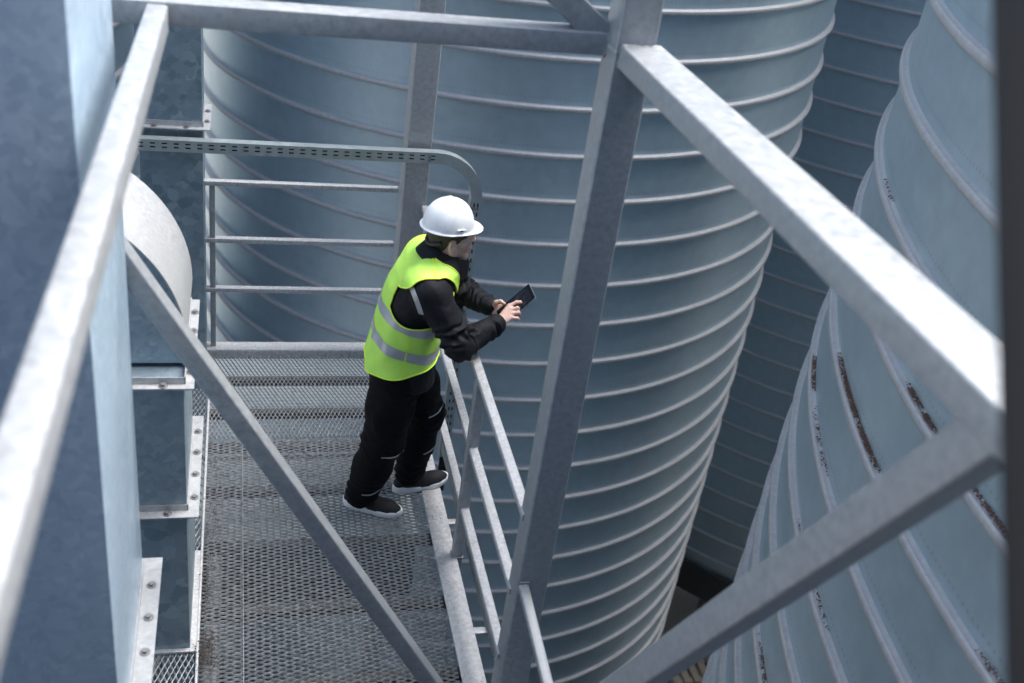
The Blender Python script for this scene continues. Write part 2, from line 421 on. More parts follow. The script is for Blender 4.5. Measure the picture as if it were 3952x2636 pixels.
t = thing('shade_landing', 'unseen dark landing added below the viewer to shade undersides and reflections', 'landing', (0, -0.9, -1.65))  # added below the view to shade the brace underside and darken reflections
bm = bmesh.new(); add_box(bm, (-1.6, -3.15, -1.69), (1.5, 1.0, -1.65)); obj('plate', bm, M_SHADE_STEEL, t)
for x in (-1.55, 1.45):
    bm = bmesh.new(); add_box(bm, (x-.04, -3.14, -1.84), (x+.04, 0.98, -1.693)); obj('stringer', bm, M_SHADE_STEEL, t)
# ------------------------------------------------------------------ walkway
def grating(name, x0, x1, y0, y1, z, axis, parent, mat, LW=0.062, SW=0.0240, th=0.0024, ht=0.0058, seed=1):
    """expanded metal: zig-zag ribbons standing on edge, touching at the bonds; axis = direction of the long diagonal"""
    rnd = np.random.RandomState(seed)
    if axis == 'X': l0, l1, s0, s1 = x0, x1, y0, y1
    else: l0, l1, s0, s1 = y0, y1, x0, x1
    nrow = int((s1-s0)/(SW/2)); nper = int((l1-l0)/LW) + 1
    Vs, Fs, nb = [], [], 0
    ph = np.array([0.0, 0.13, 0.5, 0.63]); lev = np.array([1, 1, -1, -1.0])
    tt = (np.arange(nper)[:, None] + ph[None]).ravel()*LW + l0
    lv = np.tile(lev, nper)
    keep = tt <= l1 + 1e-6; tt, lv = tt[keep], lv[keep]; n = len(tt)
    for j in range(nrow):
        sgn = 1 if j % 2 == 0 else -1
        c = s0 + (j+0.5)*SW/2 + sgn*lv*(SW/4 - th*0.35) + rnd.normal(0, 0.0004, n)
        zz = z + rnd.normal(0, 0.0005, n) + lv*sgn*0.0012
        A = np.zeros((n, 4, 3))
        slant = 0.0022
        for k, (ds, dz) in enumerate(((-th/2+slant, 0), (th/2+slant, -0.0006), (th/2-slant, -ht), (-th/2-slant, -ht))):
            if axis == 'X': A[:, k] = np.stack([tt, c+ds, zz+dz], 1)
            else: A[:, k] = np.stack([c+ds, tt, zz+dz], 1)
        Vs.append(A.reshape(-1, 3))
        b = nb + 4*np.arange(n-1)
        for k in range(4):
            k2 = (k+1) % 4
            Fs.append(np.stack([b+k, b+4+k, b+4+k2, b+k2], 1))
        nb += 4*n
    return from_np(name, np.concatenate(Vs), np.concatenate(Fs), mat, parent, None)

WX0, WX1 = -0.165, 0.940
walk = thing('walkway', 'expanded metal mesh walkway the man in the vest is standing on', 'walkway', (0.4, 4.0, FZ))
grating('floor_grating', -0.13, WX1-0.004, 2.15, 4.93, FZ, 'X', walk, M_GRATE, seed=1)['label'] = 'grating with its diamonds lying across the walkway'
grating('overlap_grating', -0.16, 0.02, 2.15, 4.93, FZ-0.010, 'X', walk, M_GRATE, seed=2)
grating('end_grating', -0.16, WX1, 4.935, 5.80, FZ, 'Y', walk, M_GRATE, seed=3)['label'] = 'far grating with its diamonds lying along the walkway'
grating('side_grating', -0.60, -0.168, 2.3, 5.45, FZ-0.012, 'Y', walk, M_GRATE, seed=4)
bm = bmesh.new()                                           # right kerb: channel lying on its side
add_prism(bm, rrect(0.105, 0.012, 0.004), (0.9935, 1.9, FZ+0.002), (0.9935, 5.76, FZ+0.002))
add_box(bm, (1.034, 1.9, FZ-0.14), (1.046, 5.76, FZ-0.0045)); obj('kerb_channel', bm, M_KERB, walk)
bm = bmesh.new()
add_prism(bm, rrect(0.012, 0.07, 0.004), (-0.168, 1.9, FZ-0.03), (-0.168, 5.5, FZ-0.03)); obj('edge_angle', bm, M_KERB, walk)
bm = bmesh.new()                                           # end beam
add_prism(bm, rrect(0.10, 0.075, 0.012), (-0.196, 5.90, FZ-0.036), (1.10, 5.90, FZ-0.036)); obj('end_beam', bm, M_KERB, walk)
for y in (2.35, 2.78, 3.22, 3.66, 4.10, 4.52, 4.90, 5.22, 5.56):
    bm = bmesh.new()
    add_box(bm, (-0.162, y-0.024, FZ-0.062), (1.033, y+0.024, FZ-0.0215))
    obj('cross_bearer', bm, M_SHADE_STEEL, walk)  # zinc bearers below the mesh, their shade put into the dark colour
bm = bmesh.new()
for x0 in (0.02,): add_tube(bm, [(x0, 2.15, FZ+0.001), (x0+0.004, 3.2, FZ), (x0-0.002, 4.93, FZ)], 0.0028, 6)
obj('sheet_edge', bm, M_GRATE, walk)
# bright channel under the left edge and conveyor cover below the far end
t = thing('under_channel', 'bright zinc channel seen through the mesh below the left walkway edge', 'channel', (-0.12, 3.6, -3.95))
bm = bmesh.new(); add_prism(bm, rrect(0.055, 0.03, 0.005), (-0.118, 2.4, -3.93), (-0.118, 4.8, -3.93)); obj('flange', bm, M_FLANGE, t)
bm = bmesh.new(); add_box(bm, (-0.140, 2.4, -4.08), (-0.128, 4.8, -3.946)); obj('web', bm, M_FLANGE, t)
t = thing('conveyor_cover', 'grey sheet metal conveyor cover under the far mesh panel', 'conveyor', (0.2, 5.6, -4.25))
for y0, y1 in ((4.62, 5.36), (5.40, 5.86), (5.90, 6.50)):
    bm = bmesh.new(); add_box(bm, (-0.55, y0, -4.16), (1.0, y1, -4.13)); obj('cover_panel', bm, M_TRAY, t)
bm = bmesh.new(); add_box(bm, (-0.54, 4.63, -4.6), (0.99, 6.49, -4.165)); obj('trough', bm, M_SHADE_STEEL, t)

# ------------------------------------------------------------------ guard rails
side = thing('guard_rail', 'galvanised side guard rail under his elbows, running along the kerb', 'railing', (1.02, 4.5, FZ))
RX = 1.050
RZ = (-2.590, -2.965, -3.325)
for z, yy in ((RZ[0], [(2.99, 5.75)]), (RZ[1], [(2.99, 3.904), (3.956, 5.75)]), (RZ[2], [(2.99, 3.904), (3.956, 5.75)])):
    for a, b in yy:
        bm = bmesh.new(); add_beam(bm, (RX, a, z-0.015), (RX, b, z-0.015), 0.042, 0.03, r=0.006)
        obj('top_rail' if z == RZ[0] else 'rail', bm, M_RAIL, side)
bm = bmesh.new(); add_prism(bm, rrect(0.052, 0.05, 0.008), (1.049, 3.93, FZ-0.10), (1.049, 3.93, RZ[0]-0.031), (0, 1, 0)); obj('post', bm, M_FRAME, side)
end = thing('guard_rail', 'galvanised guard rail across the far walkway end in front of the big silo', 'railing', (0.3, 5.9, FZ))
EY = 5.90
for z0, z1, nm in ((-2.545, -2.575, 'top_rail'), (-2.905, -2.935, 'rail'), (-3.235, -3.265, 'rail')):
    for xa, xb in ((-0.197, 0.905), (-1.1, -0.531)):
        bm = bmesh.new(); add_beam(bm, (xa, EY, (z0+z1)/2), (xb, EY, (z0+z1)/2), 0.04, 0.03, r=0.005); obj(nm, bm, M_RAIL, end)
bm = bmesh.new(); add_prism(bm, rrect(0.032, 0.03, 0.005), (-0.155, EY, FZ+0.002), (-0.155, EY, -2.577), (0, 1, 0)); obj('post', bm, M_FRAME, end)

# ------------------------------------------------------------------ steel frame in the foreground
fr = thing('steel_truss', 'galvanised box section truss crossing the whole foreground', 'truss', (1.13, 3.1, GZ))
CXX, CYY = 1.097, 2.985
bm = bmesh.new(); add_prism(bm, rrect(0.122, 0.122, 0.012), (CXX, CYY, GZ), (CXX, CYY, 4.0), (0, 1, 0)); obj('column', bm, M_FRAME, fr)
bm = bmesh.new(); add_prism(bm, rrect(0.126, 0.126, 0.012), (CXX, CYY, -0.822), (CXX, CYY, -0.815), (0, 1, 0)); obj('weld_collar', bm, M_RAIL, fr)
bm = bmesh.new(); add_beam(bm, (-0.75, 3.045, -0.832), (1.045, 3.045, -0.822), 0.085, 0.068); obj('cross_beam', bm, M_FRAME, fr)
def brace(p, q, w, h, up, nm='brace', lab=None):
    bm = bmesh.new(); add_beam(bm, p, q, w, h, up); o = obj(nm, bm, M_FRAME, fr)
    if lab: o['label'] = lab
    return o
brace((1.118, 2.95, -0.832), (1.125, 0.45, -0.80), 0.135, 0.068, (0, 0, 1), 'side_beam', 'wide beam coming towards the viewer at upper right')
brace((-0.214, 3.0, -0.842), (-0.262, 0.30, -0.842), 0.055, 0.075, (0, 0, 1), 'side_beam', 'blurred beam coming towards the viewer at the left')
brace((-0.355, 2.995, -1.515), (0.92, 2.995, -3.735), 0.066, 0.075, (0, -1, 0), 'brace', 'diagonal brace over the mesh floor at lower left')
brace((1.06, 3.045, -0.83), (0.54, 3.045, -0.44), 0.066, 0.08, (0, 0, 1), 'brace')
brace((1.108, 2.94, -4.02), (1.108, 1.112, -0.822), 0.07, 0.085, (0, 0, 1), 'brace', 'shaded diagonal brace at lower right')
brace((1.058, 2.952, -2.885), (1.058, 2.1, -2.985), 0.04, 0.03, (0, 0, 1), 'rail_stub')
def weld(corners, parent, r=0.0045, seed=1):
    """a lumpy weld bead run round the end of a section"""
    rnd = random.Random(seed); pts, rr = [], []
    n = len(corners)
    for i in range(n):
        a, b = Vector(corners[i]), Vector(corners[(i+1) % n]); k = max(3, int((b-a).length/0.006))
        for q in range(k):
            pts.append(a.lerp(b, q/k) + Vector((rnd.uniform(-1, 1), rnd.uniform(-1, 1), rnd.uniform(-1, 1)))*0.0009); rr.append(r*(0.75+0.5*rnd.random()))
    pts.append(pts[0]); rr.append(rr[0])
    bm = bmesh.new(); add_tube(bm, pts, rr, 6, False); obj('weld_bead', bm, M_WELD, parent, 60)
M_WELD = plain('weld_metal', (0.34, 0.34, 0.35), 0.5, 0.5, 120, 0.4, 0.5)
XC0, YC0, YC1 = CXX-0.061, CYY-0.061, CYY+0.061
weld([(XC0-.001, 3.004, -0.788), (XC0-.001, 3.086, -0.788), (XC0-.001, 3.086, -0.857), (XC0-.001, 3.004, -0.857)], fr, seed=2)
weld([(1.052, YC0-.001, -0.799), (1.157, YC0-.001, -0.799), (1.157, YC0-.001, -0.865), (1.052, YC0-.001, -0.865)], fr, seed=3)
weld([(1.040, YC0-.001, -2.869), (1.076, YC0-.001, -2.869), (1.076, YC0-.001, -2.899), (1.040, YC0-.001, -2.899)], fr, 0.0035, seed=4)
for z in RZ[1:]:
    for y in (3.903, 3.957): weld([(RX-.020, y, z), (RX+.020, y, z), (RX+.020, y, z-.03), (RX-.020, y, z-.03)], side, 0.003, int(-z*50))
weld([(1.022, 3.905, FZ+.009), (1.075, 3.905, FZ+.009), (1.075, 3.956, FZ+.009), (1.022, 3.956, FZ+.009)], side, 0.004, 9)
t = thing('steel_post', 'galvanised square post at the far walkway corner behind the man', 'post', (0.98, 5.83, GZ))
bm = bmesh.new(); add_prism(bm, rrect(0.145, 0.14, 0.012), (0.985, 5.825, GZ), (0.985, 5.825, 4.0), (0, 1, 0)); obj('shaft', bm, M_FRAME, t)
bm = bmesh.new(); add_box(bm, (0.89, 5.74, FZ-0.02), (1.08, 5.91, FZ-0.006)); obj('base_plate', bm, M_KERB, t)
t = thing('dark_post', 'dark out of focus leaning post close to the viewer at the right edge', 'post', (0.62, 0.6, -0.6))
def P3(d, s): return Vector(d)*s
bm = bmesh.new(); add_beam(bm, (0.655, 0.945, 0.085), (0.684, 0.335, -0.90), 0.11, 0.06, (0, 0, 1), 0.02); obj('shaft', bm, M_DARK, t)

# ------------------------------------------------------------------ ducts of the bucket elevators
def flange_ring(t, x0, x1, y0, y1, z, w=0.05, th=0.006, step=0.16, lab=None):
    bm = bmesh.new()
    add_box(bm, (x0-w, y0-w, z-th), (x1+w, y0, z)); add_box(bm, (x0-w, y1, z-th), (x1+w, y1+w, z))
    add_box(bm, (x0-w, y0+.0005, z-th), (x0, y1-.0005, z)); add_box(bm, (x1, y0+.0005, z-th), (x1+w, y1-.0005, z))
    f = obj('flange', bm, M_FLANGE, t)
    bm = bmesh.new()                                     # turned-up leg of the angle against the casing
    for a, b in (((x0-.004, y0-.004, z), (x1+.004, y0-.0005, z+.028)), ((x1+.0005, y0-.004, z), (x1+.005, y1+.004, z+.028))): add_box(bm, a, b)
    obj('angle_leg', bm, M_FLANGE, f)
    ny = max(2, int((y1-y0)/step)); nx = max(2, int((x1-x0)/step))
    for i in range(ny):
        bm = bmesh.new(); add_hexbolt(bm, (x1+w*0.55, y0 + (i+0.5)*(y1-y0)/ny, z), (0, 0, 1), 0.010, 0.010); obj('bolt', bm, M_BOLT, f)
    for i in range(nx):
        bm = bmesh.new(); add_hexbolt(bm, (x0 + (i+0.5)*(x1-x0)/nx, y0-w*0.5, z), (0, 0, 1), 0.010, 0.010); obj('bolt', bm, M_BOLT, f)

t = thing('elevator_duct', 'tall blurred dark blue duct with a bright side nearest the left edge', 'duct', (-0.67, 2.57, GZ), 'galvanised elevator ducts')
bm = bmesh.new(); add_box(bm, (-1.05, 2.19, GZ), (-0.32, 2.94, 4.5), 0.004); obj('casing', bm, M_DUCT2, t)
flange_ring(t, -1.05, -0.32, 2.19, 2.94, -2.735, 0.062, 0.006, 0.15)

# middle duct: bucket elevator boot with a round head, standing on the walkway
t = thing('elevator_housing', 'round topped galvanised elevator housing with bolted flanges beside the mesh floor', 'duct', (-0.77, 3.73, FZ), 'galvanised elevator ducts')
HX, HZ, HR, HY0, HY1 = -0.772, -2.20, 0.578, 3.43, 4.02
def arch(bm, r, y0, y1, zbot, n=40):
    pr = [(HX + r, zbot)] + [(HX + r*math.cos(PI*i/n), HZ + r*math.sin(PI*i/n)) for i in range(n+1)] + [(HX - r, zbot)]
    A = [bm.verts.new((x, y0, z)) for x, z in pr]; B = [bm.verts.new((x, y1, z)) for x, z in pr]
    for i in range(len(pr)-1): bm.faces.new((A[i], A[i+1], B[i+1], B[i]))
    bm.faces.new(A); bm.faces.new(B); bm.faces.new((A[-1], A[0], B[0], B[-1]))
bm = bmesh.new(); arch(bm, HR, HY0+0.13, HY1+0.03, -2.28); hd = obj('round_head', bm, M_DUCT3, t)
bm = bmesh.new()                                            # wrapper plate over the curve
pr = [(HX + HR*math.cos(PI*i/40), HZ + HR*math.sin(PI*i/40)) for i in range(41)]
po = [(HX + (HR+0.006)*math.cos(PI*i/40), HZ + (HR+0.006)*math.sin(PI*i/40)) for i in range(41)]
q4 = [[bm.verts.new((x, y, z)) for x, z in p_] for p_, y in ((po, HY0+0.126), (po, HY1+0.06), (pr, HY1+0.06), (pr, HY0+0.126))]
for a in range(4):
    for i in range(40): bm.faces.new((q4[a][i], q4[a][i+1], q4[(a+1) % 4][i+1], q4[(a+1) % 4][i]))
obj('wrapper_plate', bm, M_FLANGE, t)
bm = bmesh.new(); add_box(bm, (HX-HR, HY0, -2.876), (HX+HR-0.002, HY1, -2.300), 0.004); obj('casing', bm, M_DUCT3, t)
bm = bmesh.new(); add_box(bm, (HX-HR, HY0, FZ+0.004), (HX+HR-0.004, HY1, -2.896), 0.004); obj('lower_casing', bm, M_DUCT, t)
flange_ring(t, HX-HR, HX+HR, HY0, HY1, -2.286, 0.035, 0.006, 0.13)
flange_ring(t, HX-HR, HX+HR-0.002, HY0, HY1, -2.882, 0.045, 0.006, 0.13)
bm = bmesh.new(); add_box(bm, (HX-HR-0.02, HY0-0.02, FZ-0.006), (HX+HR+0.02, HY1+0.02, FZ+0.003)); obj('base_plate', bm, M_KERB, t)
bm = bmesh.new(); add_box(bm, (HX-0.2, HY0-0.012, -2.75), (HX+0.2, HY0-0.001, -2.45)); obj('hatch', bm, M_DUCT, t)

t = thing('square_duct', 'coarsely spangled square duct at the far left walkway corner', 'duct', (-0.36, 5.92, GZ), 'galvanised elevator ducts')
DX0, DX1, DY0, DY1 = -0.529, -0.198, 5.765, 6.09
bm = bmesh.new(); add_box(bm, (DX0, DY0, GZ), (DX1, DY1, -2.195), 0.003); obj('casing', bm, M_DUCT, t)
bm = bmesh.new(); add_box(bm, (DX0, DY0, -2.179), (DX1, DY1, 4.0), 0.003); obj('upper_casing', bm, M_DUCT, t)
flange_ring(t, DX0, DX1, DY0, DY1, -2.183, 0.040, 0.006, 0.12)

# ------------------------------------------------------------------ cable tray
TY, TT, TW, TD = 5.655, 0.0016, 0.064, 0.058       # front plane, sheet, web, flange depth
def perf_plate(bm, length, width, pitch, slot, rows, to):
    """plate in (u along, v across) with real slots; `to` maps (u, v, w) to a point"""
    us = [0.0]; n = int(length/pitch)
    for i in range(n):
        c = (i+0.5)*pitch
        us += [c-slot[0]/2, c+slot[0]/2]
    us.append(length)
    vsv = [0.0]
    for r in rows: vsv += [r-slot[1]/2, r+slot[1]/2]
    vsv.append(width)
    for w in (0.0, TT):
        g = [[bm.verts.new(to(u, v, w)) for v in vsv] for u in us]
        for i in range(len(us)-1):
            for j in range(len(vsv)-1):
                if i % 2 == 1 and j % 2 == 1: continue
                bm.faces.new((g[i][j], g[i+1][j], g[i+1][j+1], g[i][j+1]))
tray = thing('cable_tray', 'slotted cable tray bending from horizontal down behind the man', 'cable tray', (0.4, TY, -2.33))
ZT, XO, BR = -2.225, 1.361, 0.28
L1 = XO - BR + 0.9
bm = bmesh.new()
perf_plate(bm, L1, TW, 0.060, (0.026, 0.008), (0.024, 0.045), lambda u, v, w: Vector((-0.9+u, TY+w, ZT-TW+v)))
obj('web', bm, M_TRAY, tray)
bm = bmesh.new(); add_box(bm, (-0.9, TY+TT, ZT-TT), (XO-BR, TY+TD, ZT)); obj('flange', bm, M_TRAY, tray)
bm = bmesh.new()
pts = [(XO-BR + BR*math.sin(PI/2*i/16), ZT-BR + BR*math.cos(PI/2*i/16), XO-BR + (BR-TW)*math.sin(PI/2*i/16), ZT-BR + (BR-TW)*math.cos(PI/2*i/16)) for i in range(17)]
for w in (-TT, TT*0.5):
    A = [bm.verts.new((p[0], TY+w, p[1])) for p in pts]; B = [bm.verts.new((p[2], TY+w, p[3])) for p in pts]
    for i in range(16): bm.faces.new((A[i], A[i+1], B[i+1], B[i]))
for q in (0, 1):
    A = [bm.verts.new((p[2*q], TY-TT, p[2*q+1])) for p in pts]; B = [bm.verts.new((p[2*q], TY+TD, p[2*q+1])) for p in pts]
    for i in range(16): bm.faces.new((A[i], A[i+1], B[i+1], B[i]))
bend = obj('bend', bm, M_TRAY, tray)
for c in ((XO-BR-0.05, ZT-0.022), (XO-BR-0.05, ZT-0.045), (XO-0.022, ZT-BR-0.05), (XO-0.045, ZT-BR-0.05)):
    bm = bmesh.new(); add_hexbolt(bm, (c[0], TY-0.0022, c[1]), (0, -1, 0), 0.006, 0.005); obj('bolt', bm, M_BOLT, bend)
bm = bmesh.new(); LV = 1.86
perf_plate(bm, LV, TW, 0.060, (0.026, 0.009), (0.022, 0.044), lambda u, v, w: Vector((XO-TW+v, TY+w, ZT-BR-u)))
obj('drop_web', bm, M_TRAY, tray)
bm = bmesh.new(); perf_plate(bm, LV, TD, 0.060, (0.026, 0.008), (0.03,), lambda u, v, w: Vector((XO-TW-w, TY+TT+v, ZT-BR-u)))
obj('drop_flange', bm, M_TRAY, tray)
bm = bmesh.new(); add_box(bm, (XO-TT, TY+TT, ZT-BR-LV), (XO, TY+TD, ZT-BR)); obj('drop_flange', bm, M_TRAY, tray)
CB = 0.012
for q_, rr in enumerate((0.011, 0.012, 0.010)):  # black tubes added behind the slots to stand for the tray's inner shade
    dz = 0.014 + 0.018*q_
    pts = [(-0.9, TY+0.020+0.008*(q_ % 2), ZT-dz), (XO-BR, TY+0.020+0.008*(q_ % 2), ZT-dz)]
    pts += [(XO-BR + (BR-dz)*math.sin(PI/2*i/8), TY+0.022, ZT-BR + (BR-dz)*math.cos(PI/2*i/8)) for i in range(1, 9)] + [(XO-dz, TY+0.022, ZT-BR-LV-0.3)]
    bm = bmesh.new(); add_tube(bm, pts, rr, 8); obj('cable', bm, M_DARK, tray, 180)
for x in (-0.55, 0.45):
    bm = bmesh.new(); add_box(bm, (x, TY+TD+0.0005, ZT-0.06), (x+0.04, TY+TD+0.004, ZT-0.012)); add_box(bm, (x, TY+0.012, ZT-0.068), (x+0.04, TY+TD, ZT-0.0605)); obj('bracket', bm, M_TRAY, tray)
low = thing('cable_tray', 'slotted cable tray hung outside the kerb below the side guard rail', 'cable tray', (1.13, 3.6, -3.66))
LX = 1.118
bm = bmesh.new(); perf_plate(bm, 3.0, 0.062, 0.060, (0.026, 0.008), (0.02, 0.042), lambda u, v, w: Vector((LX+w, 1.85+u, -3.70+v)))
obj('web', bm, M_TRAY, low)
bm = bmesh.new(); add_box(bm, (LX+TT, 1.85, -3.6396), (LX+0.05, 4.85, -3.638)); add_box(bm, (LX+0.012, 1.85, -3.6375), (LX+0.017, 4.85, -3.630)); obj('flange', bm, M_TRAY, low)
for y in (2.6, 3.46, 4.22):
    bm = bmesh.new(); add_beam(bm, (1.047, y, -3.685), (LX-0.001, y, -3.685), 0.04, 0.012); add_box(bm, (1.047, y-0.018, -3.73), (1.052, y+0.018, -3.692)); obj('bracket', bm, M_RAIL, low)
# ------------------------------------------------------------------ person: implicit surfaces meshed with surface nets
class Field:
    def __init__(s, lo, hi, h):
        s.lo = np.array(lo, np.float32); s.h = h
        s.n = np.ceil((np.array(hi)-np.array(lo))/h).astype(int) + 1
        s.ax = [s.lo[i] + h*np.arange(s.n[i], dtype=np.float32) for i in range(3)]
        s.d = np.full(s.n, 0.5, np.float32)
    def box(s, lo, hi):
        sl = []
        for i in range(3):
            a = max(0, int((lo[i]-s.lo[i])/s.h)); b = min(s.n[i], int((hi[i]-s.lo[i])/s.h)+2)
            if b <= a: return None
            sl.append(slice(a, b))
        return tuple(sl)
    def pts(s, sl): return s.ax[0][sl[0]][:, None, None], s.ax[1][sl[1]][None, :, None], s.ax[2][sl[2]][None, None, :]
    def put(s, d, sl, k=0.0, op='u'):
        o = s.d[sl]
        if op == 'u':
            if k > 0:
                q = np.clip(0.5 + 0.5*(o-d)/k, 0, 1); s.d[sl] = o*(1-q) + d*q - k*q*(1-q)
            else: s.d[sl] = np.minimum(o, d)
        else:
            if k > 0:
                q = np.clip(0.5 - 0.5*(o+d)/k, 0, 1); s.d[sl] = o*(1-q) - d*q + k*q*(1-q)
            else: s.d[sl] = np.maximum(o, -d)
    def cap(s, a, b, ra, rb=None, k=0.0, op='u', flat=None, m=0.05):
        rb = ra if rb is None else rb
        a = np.array(a, np.float32); b = np.array(b, np.float32); r = max(ra, rb) + m
        sl = s.box(np.minimum(a, b)-r, np.maximum(a, b)+r)
        if sl is None: return
        x, y, z = s.pts(sl); ab = b-a; L = float(ab@ab) + 1e-9
        t = np.clip(((x-a[0])*ab[0] + (y-a[1])*ab[1] + (z-a[2])*ab[2])/L, 0, 1)
        dx, dy, dz = x-a[0]-t*ab[0], y-a[1]-t*ab[1], z-a[2]-t*ab[2]
        if flat is not None:                 # flatten along direction flat[0] by factor flat[1]
            f = np.array(flat[0], np.float32); f /= np.linalg.norm(f)
            q = dx*f[0] + dy*f[1] + dz*f[2]
            dd = np.sqrt(dx*dx + dy*dy + dz*dz + q*q*(flat[1]**2-1))
        else: dd = np.sqrt(dx*dx + dy*dy + dz*dz)
        s.put(dd - (ra + (rb-ra)*t), sl, k, op)
    def chain(s, P, R, k=0.0):
        for (a, b), (ra, rb) in zip(zip(P, P[1:]), zip(R, R[1:])): s.cap(a, b, ra, rb, k)
    def ell(s, c, r, M=None, k=0.0, op='u', m=0.05):
        c = np.array(c, np.float32); r = np.array(r, np.float32); R = r.max() + m
        sl = s.box(c-R, c+R)
        if sl is None: return
        x, y, z = s.pts(sl); x, y, z = x-c[0], y-c[1], z-c[2]
        if M is not None:
            M = np.array(M, np.float32)      # rows = local axes
            x, y, z = (M[i][0]*x + M[i][1]*y + M[i][2]*z for i in range(3))
        k0 = np.sqrt((x/r[0])**2 + (y/r[1])**2 + (z/r[2])**2); k1 = np.sqrt((x/r[0]**2)**2 + (y/r[1]**2)**2 + (z/r[2]**2)**2) + 1e-6
        s.put(k0*(k0-1)/k1, sl, k, op)
    def loft(s, hs, xb, xf, hw, yc, k=0.0, grow=0.0, power=2.4):
        sl = s.box((min(xb)-.08, min(yc)-max(hw)-.08, hs[0]-.08), (max(xf)+.08, max(yc)+max(hw)+.08, hs[-1]+.08))
        x, y, z = s.pts(sl); zz = z.ravel()
        f = lambda v: np.interp(zz, hs, v).astype(np.float32)[None, None, :]
        B, Fm, Wd, Y = f(xb), f(xf), f(hw), f(yc)
        rx = (Fm-B)/2 + grow; cx = (Fm+B)/2; ry = Wd + grow
        q = ((np.abs(x-cx)/rx)**power + (np.abs(y-Y)/ry)**power)**(1/power)
        d = (q-1)*np.minimum(rx, ry)
        out = np.maximum(hs[0]-z, z-hs[-1])
        s.put(np.maximum(d, out), sl, k)
    def mesh(s):
        d = s.d; ins = d < 0
        n = d.shape
        acc = np.zeros((n[0]-1, n[1]-1, n[2]-1, 3), np.float32); cnt = np.zeros(acc.shape[:3], np.float32)
        edges = []
        for ax in range(3):
            a = [slice(None)]*3; b = [slice(None)]*3; a[ax] = slice(0, -1); b[ax] = slice(1, None)
            cr = ins[tuple(a)] != ins[tuple(b)]
            idx = np.argwhere(cr)
            va = d[tuple(a)][cr]; vb = d[tuple(b)][cr]; t = va/(va-vb)
            P = idx.astype(np.float32); P[:, ax] += t
            edges.append((idx, ins[tuple(a)][cr]))
            o1, o2 = [q for q in range(3) if q != ax]
            for s1 in (0, -1):
                for s2 in (0, -1):
                    c = idx.copy(); c[:, o1] += s1; c[:, o2] += s2
                    ok = np.all((c >= 0) & (c < np.array(acc.shape[:3])), 1); c = c[ok]
                    np.add.at(acc, tuple(c.T), P[ok]); np.add.at(cnt, tuple(c.T), 1)
        act = cnt > 0
        vid = np.full(cnt.shape, -1, np.int64); vid[act] = np.arange(act.sum())
        V = acc[act]/cnt[act][:, None]*s.h + s.lo
        F = []
        for ax in range(3):
            idx, inside = edges[ax]
            o1, o2 = (ax+1) % 3, (ax+2) % 3
            c = []
            for s1, s2 in ((0, 0), (-1, 0), (-1, -1), (0, -1)):
                q = idx.copy(); q[:, o1] += s1; q[:, o2] += s2; c.append(q)
            ok = np.ones(len(idx), bool)
            for q in c: ok &= np.all((q >= 0) & (q < np.array(cnt.shape)), 1)
            f = np.stack([vid[tuple(q[ok].T)] for q in c], 1); fl = inside[ok]
            f[~fl] = f[~fl][:, ::-1]
            F.append(f)
        return V.astype(float), np.concatenate(F)

def lattice_noise(P, scale, seed=0):
    rnd = np.random.RandomState(seed); T = rnd.rand(32, 32, 32)*2-1
    q = np.asarray(P)*scale; i = np.floor(q).astype(int); f = q-i; f = f*f*(3-2*f); o = 0
    for a in (0, 1):
        for b in (0, 1):
            for c in (0, 1):
                w = (f[:, 0] if a else 1-f[:, 0])*(f[:, 1] if b else 1-f[:, 1])*(f[:, 2] if c else 1-f[:, 2])
                o = o + w*T[(i[:, 0]+a) % 32, (i[:, 1]+b) % 32, (i[:, 2]+c) % 32]
    return o

def normals(V, F):
    n = np.zeros_like(V); F = np.asarray(F)
    fn = np.cross(V[F[:, 2]]-V[F[:, 0]], V[F[:, -1]]-V[F[:, 1]]) if F.shape[1] == 4 else np.cross(V[F[:, 1]]-V[F[:, 0]], V[F[:, 2]]-V[F[:, 0]])
    for k in range(F.shape[1]): np.add.at(n, F[:, k], fn)
    return n/(np.linalg.norm(n, axis=1)[:, None] + 1e-12)

def relax(V, F, it=2, lam=0.5):
    F = np.asarray(F); V = V.copy()
    E = np.concatenate([np.stack([F[:, k], F[:, (k+1) % F.shape[1]]], 1) for k in range(F.shape[1])])
    deg = np.zeros(len(V)); np.add.at(deg, E[:, 0], 1); np.add.at(deg, E[:, 1], 1); deg[deg == 0] = 1
    for _ in range(it):
        s = np.zeros_like(V); np.add.at(s, E[:, 0], V[E[:, 1]]); np.add.at(s, E[:, 1], V[E[:, 0]])
        V += lam*(s/deg[:, None]-V)
    return V

def tri(F): F = np.asarray(F); return np.concatenate([F[:, [0, 1, 2]], F[:, [0, 2, 3]]]) if F.shape[1] == 4 else F

def clip(V, F, g):
    """keep the part of a triangle mesh where g(V) > 0, cutting triangles exactly at g = 0"""
    F = tri(F); g = np.asarray(g, float); V = list(map(tuple, V)); G = list(g); out = []; cache = {}
    def cut(a, b):
        key = (min(a, b), max(a, b))
        if key not in cache:
            t = G[a]/(G[a]-G[b]); cache[key] = len(V)
            V.append(tuple(V[a][i] + t*(V[b][i]-V[a][i]) for i in range(3))); G.append(0.0)
        return cache[key]
    for f in F:
        f = list(f); pos = [G[i] > 0 for i in f]
        if all(pos): out.append(tuple(f)); continue
        if not any(pos): continue
        poly = []
        for i in range(3):
            a, b = f[i], f[(i+1) % 3]
            if G[a] > 0: poly.append(a)
            if (G[a] > 0) != (G[b] > 0): poly.append(cut(a, b))
        for i in range(1, len(poly)-1): out.append((poly[0], poly[i], poly[i+1]))
    V = np.array(V); out = np.array(out)
    used = np.unique(out); m = np.full(len(V), -1); m[used] = np.arange(len(used))
    return V[used], m[out]

